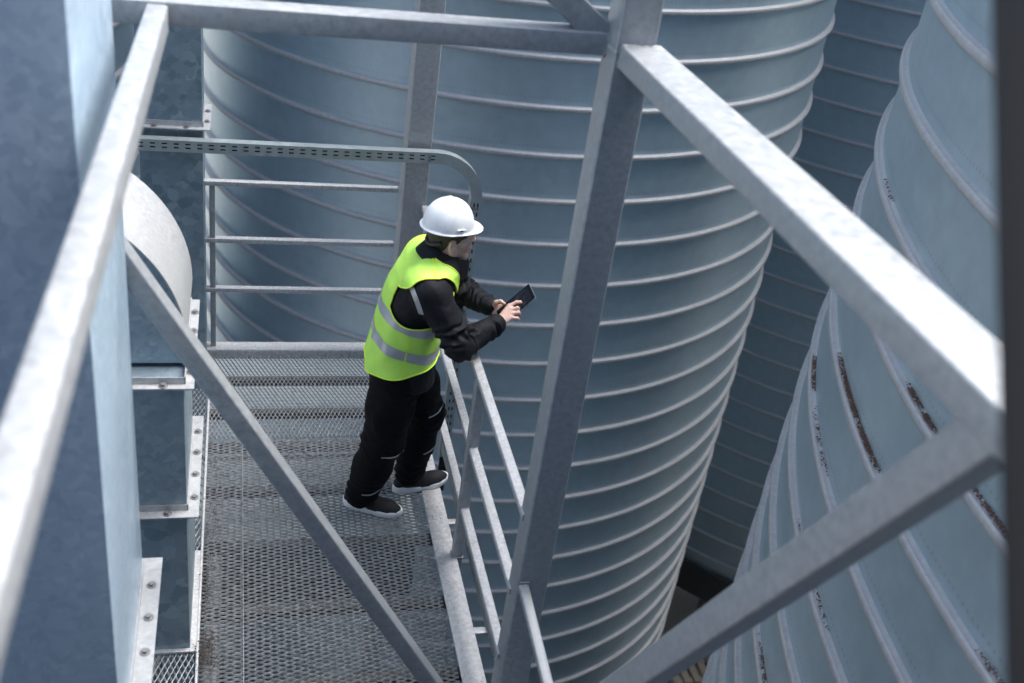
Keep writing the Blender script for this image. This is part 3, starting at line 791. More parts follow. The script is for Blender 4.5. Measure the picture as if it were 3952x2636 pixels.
def boundary_loops(F):
    from collections import defaultdict
    e = {}
    for f in F:
        for i in range(3):
            a, b = f[i], f[(i+1) % 3]
            if (b, a) in e: del e[(b, a)]
            else: e[(a, b)] = 1
    nx = {a: b for a, b in e}
    loops = []; seen = set()
    for a in nx:
        if a in seen: continue
        l = [a]; seen.add(a); c = nx[a]
        while c != a and c in nx and c not in seen: l.append(c); seen.add(c); c = nx[c]
        loops.append(l)
    return loops

def W(p): return (p[0], p[1], p[2]+FZ)          # (x, y, height above the walkway) -> world
def up(V): V = np.array(V, float); V[:, 2] += FZ; return V

M_SKIN_BASE = (0.60, 0.385, 0.31)
def skin_mat():
    m, nt, bs = new_mat('skin'); v = coords(nt)
    n1 = noise(nt, v, 90, 5, 0.65); n2 = noise(nt, v, 14, 3, 0.5); n3 = noise(nt, v, 420, 2, 0.5)
    c = mixc(nt, ramp(nt, n1, [(0.3, 0.0), (0.75, 1.0)]), (0.66, 0.41, 0.33), (0.80, 0.57, 0.48))
    c = mixc(nt, ramp(nt, n2, [(0.35, 0.0), (0.7, 0.45)]), c, (0.66, 0.35, 0.27))
    at = N(nt, 'ShaderNodeAttribute', attribute_name='stubble')
    mu = N(nt, 'ShaderNodeMath', operation='MULTIPLY'); nt.links.new(at.outputs['Fac'], mu.inputs[0])
    nt.links.new(ramp(nt, n3, [(0.40, 0.35), (0.58, 1.0)]), mu.inputs[1])
    c = mixc(nt, mu.outputs[0], c, (0.10, 0.065, 0.05))
    nt.links.new(c, bs.inputs['Base Color']); bs.inputs['Roughness'].default_value = 0.5
    bs.inputs['Subsurface Weight'].default_value = 0.12; bs.inputs['Subsurface Radius'].default_value = (0.012, 0.005, 0.003); bs.inputs['Subsurface Scale'].default_value = 0.6
    bump(nt, bs, n1, 0.15, 0.001); return m
def cloth(name, col, rough=0.8, weave=500, var=0.25, b=0.25, sheen=0.0):
    m, nt, bs = new_mat(name); v = coords(nt)
    n1 = noise(nt, v, weave, 2, 0.5); n2 = noise(nt, v, 7, 4, 0.6)
    c = mixc(nt, n1, [x*(1-var) for x in col], [min(1, x*(1+var)) for x in col])
    c = mixc(nt, ramp(nt, n2, [(0.35, 0.0), (0.75, 0.35)]), c, [x*0.8 for x in col])
    nt.links.new(c, bs.inputs['Base Color']); bs.inputs['Roughness'].default_value = rough
    bs.inputs['Sheen Weight'].default_value = sheen
    n3 = noise(nt, v, 26, 4, 0.55)
    ad = N(nt, 'ShaderNodeMath', operation='MULTIPLY_ADD'); ad.inputs[1].default_value = 0.15; nt.links.new(n1, ad.inputs[0]); nt.links.new(n3, ad.inputs[2])
    bump(nt, bs, ad.outputs[0], b, 0.008); return m
M_SKIN = skin_mat()
M_HAIR = plain('brown_hair', (0.085, 0.062, 0.045), 0.7, 0, 260, 0.6, 0.8, 0.004)
M_JACKET = cloth('black_jacket_cloth', (0.0065, 0.0072, 0.0115), 0.72, 600, 0.3, 0.3)
M_JACKET.node_tree.nodes['Principled BSDF'].inputs['Specular IOR Level'].default_value = 0.28
M_TROUSER = cloth('black_work_trousers', (0.0045, 0.0045, 0.0065), 0.9, 600, 0.3, 0.25)
M_TROUSER.node_tree.nodes['Principled BSDF'].inputs['Specular IOR Level'].default_value = 0.2
M_VEST = cloth('fluorescent_vest_cloth', (0.54, 0.93, 0.13), 0.62, 700, 0.05, 0.12)
M_TRIM = cloth('yellow_edging', (0.72, 0.95, 0.06), 0.6, 700, 0.05, 0.05)
M_TAPE = cloth('reflective_tape', (0.42, 0.45, 0.48), 0.38, 900, 0.06, 0.06); M_TAPE.node_tree.nodes['Principled BSDF'].inputs['Metallic'].default_value = 0.3
M_SHOE = cloth('black_knit_shoe', (0.012, 0.011, 0.015), 0.75, 500, 0.3, 0.2)
M_SOLE = plain('white_foam_sole', (0.86, 0.87, 0.90), 0.6, 0, 30, 0.06, 0.05)
M_HAT = plain('white_helmet_shell', (0.80, 0.82, 0.85), 0.32, 0, 22, 0.06, 0.04)
M_HATG = plain('helmet_slot', (0.02, 0.02, 0.025), 0.5, 0, 8, 0.02, 0)
M_EYE = plain('eye_white', (0.75, 0.72, 0.70), 0.2, 0, 50, 0.05, 0)

person = thing('person', 'man in white hard hat and lime vest leaning on the guard rail', 'person', (0.74, 4.36, FZ))

# key joints, heights above the walkway
S_R, E_R, W_R = (0.815, 4.150, 1.365), (0.965, 4.070, 1.140), (1.163, 4.195, 1.185)
S_L, E_L, W_L = (0.850, 4.510, 1.365), (1.070, 4.570, 1.135), (1.178, 4.415, 1.140)
HC = np.array((0.922, 4.320, 1.567)); yaw, pit = math.radians(14), math.radians(-1)
hf = np.array((math.cos(yaw)*math.cos(pit), math.sin(yaw)*math.cos(pit), math.sin(pit)))
hl = np.array((-math.sin(yaw), math.cos(yaw), 0.0)); hu = np.cross(hf, hl); HM = np.stack([hf, hl, hu])
def hp(f, l, u): return HC + hf*f + hl*l + hu*u           # head space: forward, left, up
TB = [.80, .86, 1.00, 1.18, 1.30, 1.37, 1.43, 1.47, 1.505]
TXB = [.60, .597, .610, .640, .672, .704, .748, .792, .835]
TXF = [.92, .915, .900, .905, .945, .965, .97, .97, .96]
TW_ = [.185, .185, .175, .185, .195, .190, .165, .115, .07]
TYC = [4.345, 4.345, 4.34, 4.335, 4.33, 4.33, 4.325, 4.322, 4.32]

# --- body (one continuous surface: head, neck, trunk, limbs, hands with five fingers each)
b = Field((0.50, 3.98, 0.0), (1.34, 4.70, 1.74), 0.0042)
b.loft(TB[1:], [x+.03 for x in TXB[1:]], [x-.03 for x in TXF[1:]], [w-.03 for w in TW_[1:]], TYC[1:], 0.02)
b.cap((0.87, 4.322, 1.43), hp(-0.012, 0, -0.05), 0.060, 0.056, 0.03)
b.ell(hp(-0.012, 0, 0.035), (0.096, 0.074, 0.092), HM, 0.02)                      # cranium
b.ell(hp(0.030, 0, -0.035), (0.070, 0.062, 0.080), HM, 0.02)                      # face block
b.cap(hp(0.050, 0.020, -0.098), hp(0.050, -0.020, -0.098), 0.026, 0.026, 0.02)     # chin
for s_ in (1, -1):
    b.cap(hp(0.052, s_*0.020, -0.094), hp(-0.012, s_*0.056, -0.062), 0.024, 0.022, 0.02)   # jaw line
    b.cap(hp(0.062, s_*0.036, -0.012), hp(0.030, s_*0.060, -0.018), 0.020, 0.016, 0.015)   # cheekbone
    b.cap(hp(0.086, s_*0.012, 0.030), hp(0.066, s_*0.048, 0.026), 0.012, 0.010, 0.012)     # brow
    b.ell(hp(0.094, s_*0.031, 0.010), (0.014, 0.017, 0.011), HM, 0.01, 's')               # eye socket
    b.ell(hp(-0.026, s_*0.075, -0.024), (0.021, 0.008, 0.033), HM, 0.006)                 # ear
    b.cap(hp(-0.036, s_*0.082, 0.000), hp(-0.042, s_*0.084, -0.024), 0.0065, 0.006, 0.004); b.cap(hp(-0.042, s_*0.084, -0.024), hp(-0.028, s_*0.080, -0.054), 0.006, 0.007, 0.004)
    b.cap(hp(-0.020, s_*0.080, 0.006), hp(-0.036, s_*0.082, 0.002), 0.006, 0.006, 0.004)
    b.ell(hp(-0.024, s_*0.087, -0.020), (0.010, 0.008, 0.014), HM, 0.004, 's')
b.cap(hp(0.092, 0, 0.014), hp(0.112, 0, -0.030), 0.009, 0.014, 0.010)             # nose
for s_ in (1, -1): b.cap(hp(0.100, s_*0.010, -0.032), hp(0.094, s_*0.014, -0.032), 0.008, 0.007, 0.006)
b.cap(hp(0.092, 0.018, -0.062), hp(0.092, -0.018, -0.062), 0.0085, 0.0085, 0.006)   # lips
b.cap(hp(0.090, 0.015, -0.074), hp(0.090, -0.015, -0.074), 0.009, 0.009, 0.006)
b.cap(hp(0.104, 0.020, -0.068), hp(0.104, -0.020, -0.068), 0.0028, 0.0028, 0.003, 's')
for S_, E_, W_ in ((S_R, E_R, W_R), (S_L, E_L, W_L)):
    b.cap(S_, E_, 0.055, 0.042, 0.03); b.cap(E_, W_, 0.041, 0.027, 0.02)
HR, KR, AR = (0.735, 4.265, 0.90), (0.685, 4.245, 0.50), (0.610, 4.300, 0.11)
HL, KL, AL = (0.760, 4.435, 0.90), (0.925, 4.470, 0.485), (0.870, 4.465, 0.11)
for h_, k_, a_ in ((HR, KR, AR), (HL, KL, AL)):
    b.cap(h_, k_, 0.085, 0.052, 0.03); b.cap(k_, a_, 0.052, 0.036, 0.02)
RT, LT = np.array((0.80, 4.245)), np.array((1.075, 4.508))
b.cap((0.60, 4.31, 0.10), (0.68, 4.285, 0.045), 0.024, 0.016, 0.01); b.cap((0.86, 4.455, 0.10), (0.95, 4.475, 0.048), 0.024, 0.016, 0.01)
# right hand: back of the hand towards the viewer, index finger on the screen
def finger(P, r0, r1, k=0.006):
    R = np.linspace(r0, r1, len(P)); b.chain(P, R, k)
for kx in ((1.216, 4.250, 1.243), (1.221, 4.236, 1.232), (1.223, 4.221, 1.219), (1.222, 4.206, 1.205)):
    b.cap((1.170, 4.197+(kx[1]-4.228)*0.5, 1.190+(kx[2]-1.225)*0.5), kx, 0.0145, 0.0105, 0.012)
finger([(1.216, 4.250, 1.243), (1.252, 4.259, 1.258), (1.272, 4.266, 1.255), (1.283, 4.272, 1.243)], 0.0095, 0.0070)
finger([(1.221, 4.236, 1.232), (1.254, 4.235, 1.240), (1.268, 4.246, 1.224), (1.252, 4.256, 1.214)], 0.0098, 0.0075)
finger([(1.223, 4.221, 1.219), (1.258, 4.222, 1.223), (1.270, 4.234, 1.206), (1.252, 4.243, 1.198)], 0.0094, 0.0072)
finger([(1.222, 4.206, 1.205), (1.251, 4.205, 1.203), (1.262, 4.216, 1.190), (1.246, 4.224, 1.183)], 0.0085, 0.0065)
finger([(1.180, 4.212, 1.198), (1.204, 4.246, 1.203), (1.232, 4.262, 1.212), (1.248, 4.268, 1.216)], 0.0130, 0.0080)
# left hand: thumb on top of the tablet's far edge, fingers spread behind it
for kx in ((1.232, 4.395, 1.165), (1.236, 4.383, 1.150), (1.236, 4.370, 1.136), (1.231, 4.358, 1.124)):
    b.cap((1.182, 4.408+(kx[1]-4.376)*0.4, 1.140+(kx[2]-1.144)*0.6), kx, 0.0145, 0.0105, 0.012)
for kx, tip in (((1.232, 4.395, 1.165), (1.290, 4.345, 1.205)), ((1.236, 4.383, 1.150), (1.289, 4.330, 1.187)), ((1.236, 4.370, 1.136), (1.281, 4.318, 1.169)), ((1.231, 4.358, 1.124), (1.264, 4.312, 1.150))):
    mid = [(kx[i]+tip[i])/2 + (0.010, 0.012, -0.006)[i] for i in range(3)]
    finger([kx, mid, tip], 0.0095, 0.0070)
finger([(1.180, 4.402, 1.150), (1.190, 4.388, 1.182), (1.209, 4.380, 1.193), (1.226, 4.362, 1.189)], 0.0150, 0.0082)
Vb, Fb = b.mesh(); Vb = relax(Vb, Fb, 2, 0.35)
rel = (Vb - HC)@HM.T
st = np.clip((-0.030 - rel[:, 2] - 0.20*np.maximum(0, -rel[:, 0]+0.02))/0.03, 0, 1)*np.clip((rel[:, 0]+0.022)/0.03, 0, 1)*(np.linalg.norm(rel, axis=1) < 0.16)
st *= np.clip((rel[:, 2]+0.135)/0.02, 0, 1)
st *= 0.6
Vw = up(Vb)
from_np('body', Vw, Fb, M_SKIN, person, 180, attr={'stubble': st})
for s_ in (1, -1):
    bm = bmesh.new(); bmesh.ops.create_uvsphere(bm, u_segments=16, v_segments=10, radius=0.0115, matrix=Matrix.Translation(W(hp(0.080, s_*0.031, 0.010))))
    o = obj('eye', bm, M_EYE, person, 180)
    bm = bmesh.new(); bmesh.ops.create_uvsphere(bm, u_segments=12, v_segments=8, radius=0.006, matrix=Matrix.Translation(W(hp(0.0862, s_*0.031, 0.010)))); obj('iris', bm, M_HATG, o, 180)
# --- hair
f = Field(HC-0.16, HC+0.16, 0.004)
f.ell(hp(-0.012, 0, 0.035), (0.1005, 0.0785, 0.096), HM); f.cap(hp(-0.055, 0, 0.00), hp(-0.058, 0, -0.058), 0.050, 0.040, 0.03)
V, F = f.mesh()
r_ = (V-HC)@HM.T
wob = 0.004*lattice_noise(V, 60, 3)
g = np.minimum(np.where(r_[:, 0] > -0.044, r_[:, 2] - 0.004, r_[:, 2] + 0.070 + 0.6*(r_[:, 0]+0.044)), 0.062 - r_[:, 0] + 0.35*r_[:, 2]*0) + wob
# sideburn strip in front of the ear
g = np.maximum(g, np.minimum(np.minimum(r_[:, 2]+0.022, 0.018-r_[:, 0]), r_[:, 0]+0.008) + wob*0.5)
n_ = normals(V, F); V = V + n_*(0.0012*lattice_noise(V*np.array([1, 1, .35]), 170, 5))[:, None]
V, F = clip(V, F, g); from_np('hair', up(V), F, M_HAIR, person, 180)

# --- jacket
j = Field((0.54, 3.94, 0.80), (1.24, 4.70, 1.60), 0.005)
j.loft(TB, TXB, TXF, TW_, TYC, 0.0)
j.cap((0.80, 4.21, 1.38), S_R, 0.078, 0.074, 0.04); j.cap(S_R, E_R, 0.080, 0.070, 0.04)
j.cap(E_R, tuple(np.array(E_R)*0.08+np.array(W_R)*0.92), 0.070, 0.048, 0.03)
j.cap((0.84, 4.46, 1.38), S_L, 0.078, 0.074, 0.04); j.cap(S_L, E_L, 0.078, 0.064, 0.04)
j.cap(E_L, tuple(np.array(E_L)*0.08+np.array(W_L)*0.92), 0.064, 0.046, 0.03)
Vj, Fj = j.mesh(); Vj = relax(Vj, Fj, 3, 0.5)
nj = normals(Vj, Fj); disp = 0.004*lattice_noise(Vj, 11, 1) + 0.0022*lattice_noise(Vj, 26, 2) + 0.0012*lattice_noise(Vj*np.array([1.4, .7, 1]), 60, 31)
for S_, E_, W_ in ((S_R, E_R, W_R), (S_L, E_L, W_L)):
    for a_, b_, c0, am in ((S_, E_, 0.75, 0.011), (E_, W_, 0.10, 0.013), (E_, W_, 0.80, 0.008)):
        a_, b_ = np.array(a_), np.array(b_); d_ = b_-a_; L_ = np.linalg.norm(d_); t_ = (Vj-a_)@d_/L_**2
        rad = np.linalg.norm(Vj - a_ - t_[:, None]*d_, axis=1)
        env = np.exp(-((t_-c0)/0.28)**2)*(rad < 0.10)*(t_ > -0.25)*(t_ < 1.25)
        # oblique folds running round the sleeve
        ang = (Vj - a_)@np.array((0.3, -0.8, 0.5))
        disp = disp + am*env*np.sin(2*PI*(t_*L_/0.048 + 3.0*ang + 0.9*lattice_noise(Vj, 16, 7)))*np.clip(0.55+0.9*lattice_noise(Vj, 13, 9), 0, 1)
Vj = Vj + nj*disp[:, None]
from_np('jacket', up(Vj), Fj, M_JACKET, person, 180)
# cuffs
for E_, W_ in ((E_R, W_R), (E_L, W_L)):
    e_, w_ = np.array(W(E_)), np.array(W(W_)); d_ = (w_-e_)/np.linalg.norm(w_-e_)
    bm = bmesh.new(); add_tube(bm, [w_-d_*0.045, w_-d_*0.040, w_-d_*0.012, w_-d_*0.002, w_-d_*0.004], [0.046, 0.0485, 0.0475, 0.044, 0.034], 28, True)
    obj('cuff', bm, M_JACKET, person, 60)
# stand-up collar with an open point at the throat
nc = 56; Vc = []; Fc = []
for i in range(nc+1):
    th = math.radians(26 + 308*i/nc)                      # 0 = front
    u_ = abs(i/nc-0.5)*2                                   # 1 at the open ends, 0 at the nape
    d0 = np.array((math.cos(th), math.sin(th)*1.0))
    r0, r1 = 0.112, 0.083 + 0.03*max(0, u_-0.60)
    zlo = 1.430 - 0.055*math.cos(th); zhi = 1.500 - 0.040*math.cos(th) + 0.003*math.sin(5*th)
    cx_, cy_ = 0.878, 4.318
    cxh = cx_ + 0.022
    for w_ in (0, 1):
        rr = (r0, r1)
        for z_, r_c, cxx in ((zlo, r0, cx_), ((zlo+zhi)/2, (r0*1.02+r1)/2, (cx_+cxh)/2), (zhi, r1, cxh)):
            k_ = r_c - 0.006*w_
            Vc.append((cxx + k_*d0[0]*(1.0 + 0.30*max(0, d0[0])), cy_ + k_*d0[1], z_))
for i in range(nc):
    o = 6*i
    for a_, b_ in ((0, 1), (1, 2)):
        Fc.append((o+a_, o+6+a_, o+6+b_, o+b_)); Fc.append((o+3+b_, o+9+b_, o+9+a_, o+3+a_))
    Fc.append((o+2, o+8, o+11, o+5)); Fc.append((o+3, o+9, o+6, o))
for o in (0, 6*nc): Fc.append((o, o+1, o+4, o+3)); Fc.append((o+1, o+2, o+5, o+4))
from_np('collar', up(Vc), Fc, M_JACKET, person, 60)
# grey reflective flash on the sleeve yoke
def ribbon(name, V0, F0, cond, mat, parent, off=0.002, rel=2):
    V, F = clip(V0, F0, cond)
    n = normals(V, tri(F)); V = V + n*off
    return from_np(name, up(V), F, mat, parent, 180)
nj = normals(Vj, Fj)
pa, pb = np.array((0.722, 4.10, 1.425)), np.array((0.782, 4.07, 1.285)); dd_ = pb-pa; t_ = (Vj-pa)@dd_/(dd_@dd_)
perp = np.cross(dd_/np.linalg.norm(dd_), np.array((0.0, -1.0, 0.1))); perp /= np.linalg.norm(perp)
dist = np.abs((Vj-pa)@perp - 0.010*(t_-0.5)**2)
ribbon('reflective_flash', Vj, Fj, np.minimum(np.minimum(0.0105-dist, 0.02*np.minimum(t_+0.3, 1-t_)), (4.22-Vj[:, 1])), M_TAPE, person, 0.0025)

# --- hi-vis vest
v = Field((0.52, 4.02, 0.82), (1.04, 4.64, 1.60), 0.005)
v.loft(TB, [x-.002 for x in TXB], TXF, TW_, TYC, 0.0, 0.012)
v.cap((0.80, 4.21, 1.38), S_R, 0.090, 0.083, 0.05); v.cap((0.84, 4.46, 1.38), S_L, 0.090, 0.083, 0.05)
v.cap(S_R, tuple(np.array(S_R)*.6+np.array(E_R)*.4), 0.083, 0.083, 0.05); v.cap(S_L, tuple(np.array(S_L)*.6+np.array(E_L)*.4), 0.083, 0.083, 0.05)
Vv, Fv = v.mesh(); Vv = relax(Vv, Fv, 4, 0.5)
nv = normals(Vv, Fv)
dv = 0.006*lattice_noise(Vv, 8, 11) + 0.0045*lattice_noise(Vv*np.array([1, 1, .5]), 20, 12) + 0.0035*np.sin(55*(Vv[:, 2]*0.8-Vv[:, 0]*0.5)+3*lattice_noise(Vv, 9, 14))*np.clip(lattice_noise(Vv, 7, 15)+0.15, 0, 1)
low_ = np.clip((1.15-Vv[:, 2])/0.25, 0, 1)
ang_ = np.arctan2(Vv[:, 1]-4.34, Vv[:, 0]-0.75)
dv = dv + 0.003*low_ + 0.006*low_*np.sin(7*ang_ + 9*Vv[:, 2]) + 0.010*low_*np.clip((0.98-Vv[:, 2])/0.12, 0, 1)
Vv = Vv + nv*dv[:, None]
x_, y_, z_ = Vv.T
gh = z_ - (0.922 + 0.030*np.cos(ang_-0.15) - 0.010*np.sin(2*ang_))                                # wavy hem
def arm_g(x, y, z, side):
    # armhole: tall oval on the side of the trunk, narrowed upwards to the shoulder seam
    if side < 0: yy = 4.222 - y; xc = 0.812
    else: yy = y - 4.455; xc = 0.845
    zc, rz = 1.312, 0.136
    rx = 0.140 - 0.10*np.clip((z-zc)/rz, -0.4, 1)*0.35
    e = (np.abs((x-xc-0.02*(z-zc)/rz)/rx)**2.8 + np.abs((z-zc)/rz)**2.8)**(2/2.8)
    return np.where(yy > -0.02, e-1, 1.0), yy
gR, yR = arm_g(x_, y_, z_, -1); gL, yL = arm_g(x_, y_, z_, 1)
ga = np.minimum(gR, gL)*0.08
# anything far out on the arms goes as well
ga = np.minimum(ga, np.minimum(y_-(4.118 - 0.35*np.maximum(0, 1.36-z_)), 4.545 + 0.35*np.maximum(0, 1.36-z_) - y_))
# V neck: open round the collar and down the front
rn = np.sqrt(((x_-0.885)/1.0)**2 + (y_-4.322)**2)
gn = np.where(z_ > 1.30, np.sqrt((x_-0.925)**2 + (y_-4.315)**2) - 0.116 - 0.15*np.clip(x_-0.90, 0, 1), 1.0)
gv_ = np.where((x_ > 0.87), np.abs(y_-4.325) - 0.115*np.clip((z_-1.16)/0.30, 0, 1), 1.0)
g = np.minimum(np.minimum(gh, ga), np.minimum(gn, gv_))
Vk, Fk = clip(Vv, Fv, g)
# drop islands left on the arms: keep the largest connected piece
par = np.arange(len(Vk))
def find(a):
    while par[a] != a: par[a] = par[par[a]]; a = par[a]
    return a
for f3 in Fk:
    ra_ = find(f3[0])
    for q in f3[1:]: par[find(q)] = ra_
roots = np.array([find(i) for i in range(len(Vk))]); big = np.bincount(roots).argmax()
Fk = Fk[roots[Fk[:, 0]] == big]
us = np.unique(Fk); mp_ = np.full(len(Vk), -1); mp_[us] = np.arange(len(us)); Vk = Vk[us]; Fk = mp_[Fk]
vest = from_np('vest', up(Vk), Fk, M_VEST, person, 180)
so = vest.modifiers.new('thickness', 'SOLIDIFY'); so.thickness = 0.003; so.offset = -1
# yellow edging along every open edge
for lp in boundary_loops(Fk):
    if len(lp) < 30: continue
    P = Vk[lp]
    for _ in range(6): P = 0.5*P + 0.25*(np.roll(P, 1, 0)+np.roll(P, -1, 0))
    P = P[::3]; P = np.concatenate([P, P[:1]]); bm = bmesh.new(); add_tube(bm, up(P), 0.0036, 6, False); obj('edging', bm, M_TRIM, vest, 180)
# two reflective bands (wrapping lower in front), side seam
xk, yk, zk = Vk.T
for zc_, hw_ in ((1.175, 0.026), (1.028, 0.027)):
    s_ = zk - (zc_ + 0.030*np.clip((0.72-xk)/0.12, -1, 1.2)*0.9 - 0.02*np.clip((xk-0.80)/0.1, 0, 1)*0 + 0.006*np.sin(4*xk*PI))
    ribbon('reflective_band', Vk, Fk, hw_ - np.abs(s_), M_TAPE, vest, 0.0022)
ribbon('side_seam', Vk, Fk, np.minimum(0.0035-np.abs(xk-(0.735+0.06*(zk-1.0))), np.minimum(4.25-yk, 1.13-zk)), M_TRIM, vest, 0.0035)
ribbon('shoulder_seam', Vk, Fk, np.minimum(0.0035-np.abs(xk-0.832), np.minimum(4.30-yk, zk-1.37)), M_TRIM, vest, 0.002)

# --- trousers
tr = Field((0.48, 4.10, 0.02), (1.06, 4.62, 0.97), 0.0055)
tr.loft([.78, .84, .93, .96], [.612, .612, .618, .62], [.89, .89, .885, .88], [.162, .162, .158, .155], [4.35, 4.345, 4.345, 4.345], 0.02)
tr.chain([(0.72, 4.265, 0.86), (0.705, 4.255, 0.68), KR, (0.645, 4.275, 0.30), (0.612, 4.298, 0.150)], [0.112, 0.110, 0.098, 0.090, 0.078], 0.05)
tr.chain([(0.775, 4.43, 0.86), (0.86, 4.455, 0.68), KL, (0.895, 4.468, 0.30), (0.872, 4.464, 0.13)], [0.112, 0.106, 0.095, 0.088, 0.075], 0.05)
tr.cap((0.612, 4.298, 0.12), (0.605, 4.304, 0.098), 0.076, 0.074, 0.02, ); tr.cap((0.872, 4.464, 0.13), (0.866, 4.462, 0.105), 0.074, 0.072, 0.02)
tr.ell((0.690, 4.165, 0.66), (0.075, 0.022, 0.095), None, 0.02)                   # cargo pocket
_x, _y, _z = tr.pts((slice(None),)*3); tr.d = np.maximum(tr.d, (0.062 + 0.02*np.sin(40*_x+7) ) - _z)
Vt, Ft = tr.mesh(); Vt = relax(Vt, Ft, 3, 0.5); nt_ = normals(Vt, Ft)
dt = 0.004*lattice_noise(Vt, 9, 21) + 0.002*lattice_noise(Vt*np.array([1, 1, 1.6]), 19, 22)
for kz, am in ((0.50, 0.0035), (0.15, 0.0055), (0.80, 0.003)):
    dt = dt + am*np.exp(-((Vt[:, 2]-kz)/0.09)**2)*np.sin(2*PI*(Vt[:, 2]/0.055 + 2.2*Vt[:, 0] + 0.8*lattice_noise(Vt, 14, 23)))
Vt = Vt + nt_*dt[:, None]
trousers = from_np('trousers', up(Vt), Ft, M_TROUSER, person, 180)
# thin reflective piping at the knees and shins
def pipe(z0, cond, slope=0.0, x0=0.7):
    s_ = Vt[:, 2] - (z0 + slope*(Vt[:, 0]-x0))
    ribbon('reflective_piping', Vt, Ft, np.minimum(0.0040-np.abs(s_), cond), M_TAPE, trousers, 0.003)
X_, Y_ = Vt[:, 0], Vt[:, 1]
near = np.where((Y_ < 4.30), 1.0, -1.0)*0.05
pipe(0.452, np.minimum(X_-0.665, near), -0.10, 0.70)
pipe(0.168, np.minimum(X_-0.595, 4.31-Y_), 0.10, 0.62)
farl = np.minimum(X_-0.905, 4.56-Y_)
pipe(0.545, np.minimum(farl, X_-0.92), 0.35, 0.95); pipe(0.300, np.minimum(X_-0.915, 4.50-Y_), 0.25, 0.93)

# --- shoes
def shoe(heel, toe, lab, toe_up=0.0):
    heel, toe = np.array(heel, float), np.array(toe, float)
    d = toe-heel; L = np.linalg.norm(d); d /= L; s = np.array((-d[1], d[0]))
    def Q(u, w, z): return np.array((heel[0]+d[0]*u*L+s[0]*w, heel[1]+d[1]*u*L+s[1]*w, z + toe_up*max(0, u-0.45)**1.5))
    f = Field((min(heel[0], toe[0])-.09, min(heel[1], toe[1])-.09, 0), (max(heel[0], toe[0])+.09, max(heel[1], toe[1])+.09, 0.17), 0.004)
    us = np.linspace(0.10, 0.90, 9); top = np.interp(us, [0.1, 0.3, 0.45, 0.6, 0.8, 0.9], [0.088, 0.098, 0.092, 0.070, 0.052, 0.046])
    wd = np.interp(us, [0.1, 0.3, 0.5, 0.68, 0.8, 0.9], [0.030, 0.035, 0.040, 0.044, 0.040, 0.030])
    for i in range(8):
        f.cap(Q(us[i], 0, 0.036), Q(us[i+1], 0, 0.036), wd[i], wd[i+1], 0.02, flat=((0, 0, 1), 1.25))
        if us[i] < 0.8: f.cap(Q(us[i], 0, max(0.040, top[i]-0.030)), Q(us[i+1], 0, max(0.040, top[i+1]-0.030)), 0.030, 0.030, 0.02)
    f.cap(Q(0.22, 0, 0.08), Q(0.20, 0, 0.135), 0.042, 0.044, 0.02)
    V, F = f.mesh(); V = relax(V, F, 2, 0.5)
    zc = np.array([0.032 + toe_up*max(0, ((p[:2]-heel)@d)/L-0.45)**1.5 for p in V])
    V, F = clip(V, F, V[:, 2]-zc)
    up_ = from_np('shoe', up(V), F, M_SHOE, person, 180); up_['label'] = lab
    # sole: lofted outline with a rounded, flared wall
    n = 64; prof = []
    for k in range(n):
        a = 2*PI*k/n; c_, s_ = math.cos(a), math.sin(a)
        u = 0.5 - 0.515*c_*abs(c_)**(-0.12 if abs(c_) > 1e-6 else 0)
        w = float(np.interp(u, [-0.02, 0.03, 0.12, 0.3, 0.5, 0.68, 0.85, 0.97, 1.02], [0, .022, .036, .037, .040, .049, .043, .024, 0]))
        prof.append((u, math.copysign(w, s_) + (0.004 if u > 0.5 else 0)))
    lev = [(0.0, 1.0), (0.006, 1.12), (0.022, 1.19), (0.036, 1.17), (0.043, 1.02)]
    V, F = [], []
    for zz, sc_ in lev:
        for u, w in prof:
            hk = 0.006*max(0, 1-u/0.35)
            V.append(Q(0.5+(u-0.5)*(0.985+0.02*(sc_-0.9)/0.15), w*sc_, (zz+(hk if zz > 0.01 else 0) + (0.004*abs(u-0.45) if zz < 0.01 else 0))))
    for r in range(len(lev)-1):
        for k in range(n): F.append((r*n+k, r*n+(k+1) % n, (r+1)*n+(k+1) % n, (r+1)*n+k))
    F += [tuple(range(n))[::-1], tuple(range((len(lev)-1)*n, len(lev)*n))]
    me_bm = bmesh.new(); vs_ = [me_bm.verts.new(W(p)) for p in V]
    for q in F: me_bm.faces.new([vs_[i] for i in q])
    so_ = obj('sole', me_bm, M_SOLE, up_, 50)
    bm = bmesh.new()
    for i in range(4):
        u = 0.42+0.065*i; zt = float(np.interp(u, us, top)) + 0.002
        add_tube(bm, [W(Q(u, -0.024, zt-0.010)), W(Q(u+0.02, 0, zt)), W(Q(u, 0.024, zt-0.010))], 0.0028, 6)
    obj('lace', bm, M_TROUSER, up_, 180)
shoe((0.528, 4.362), (0.806, 4.240), 'near black shoe with white sole')
shoe((0.792, 4.437), (1.088, 4.510), 'far black shoe with white sole, toe on the kerb', 0.03)

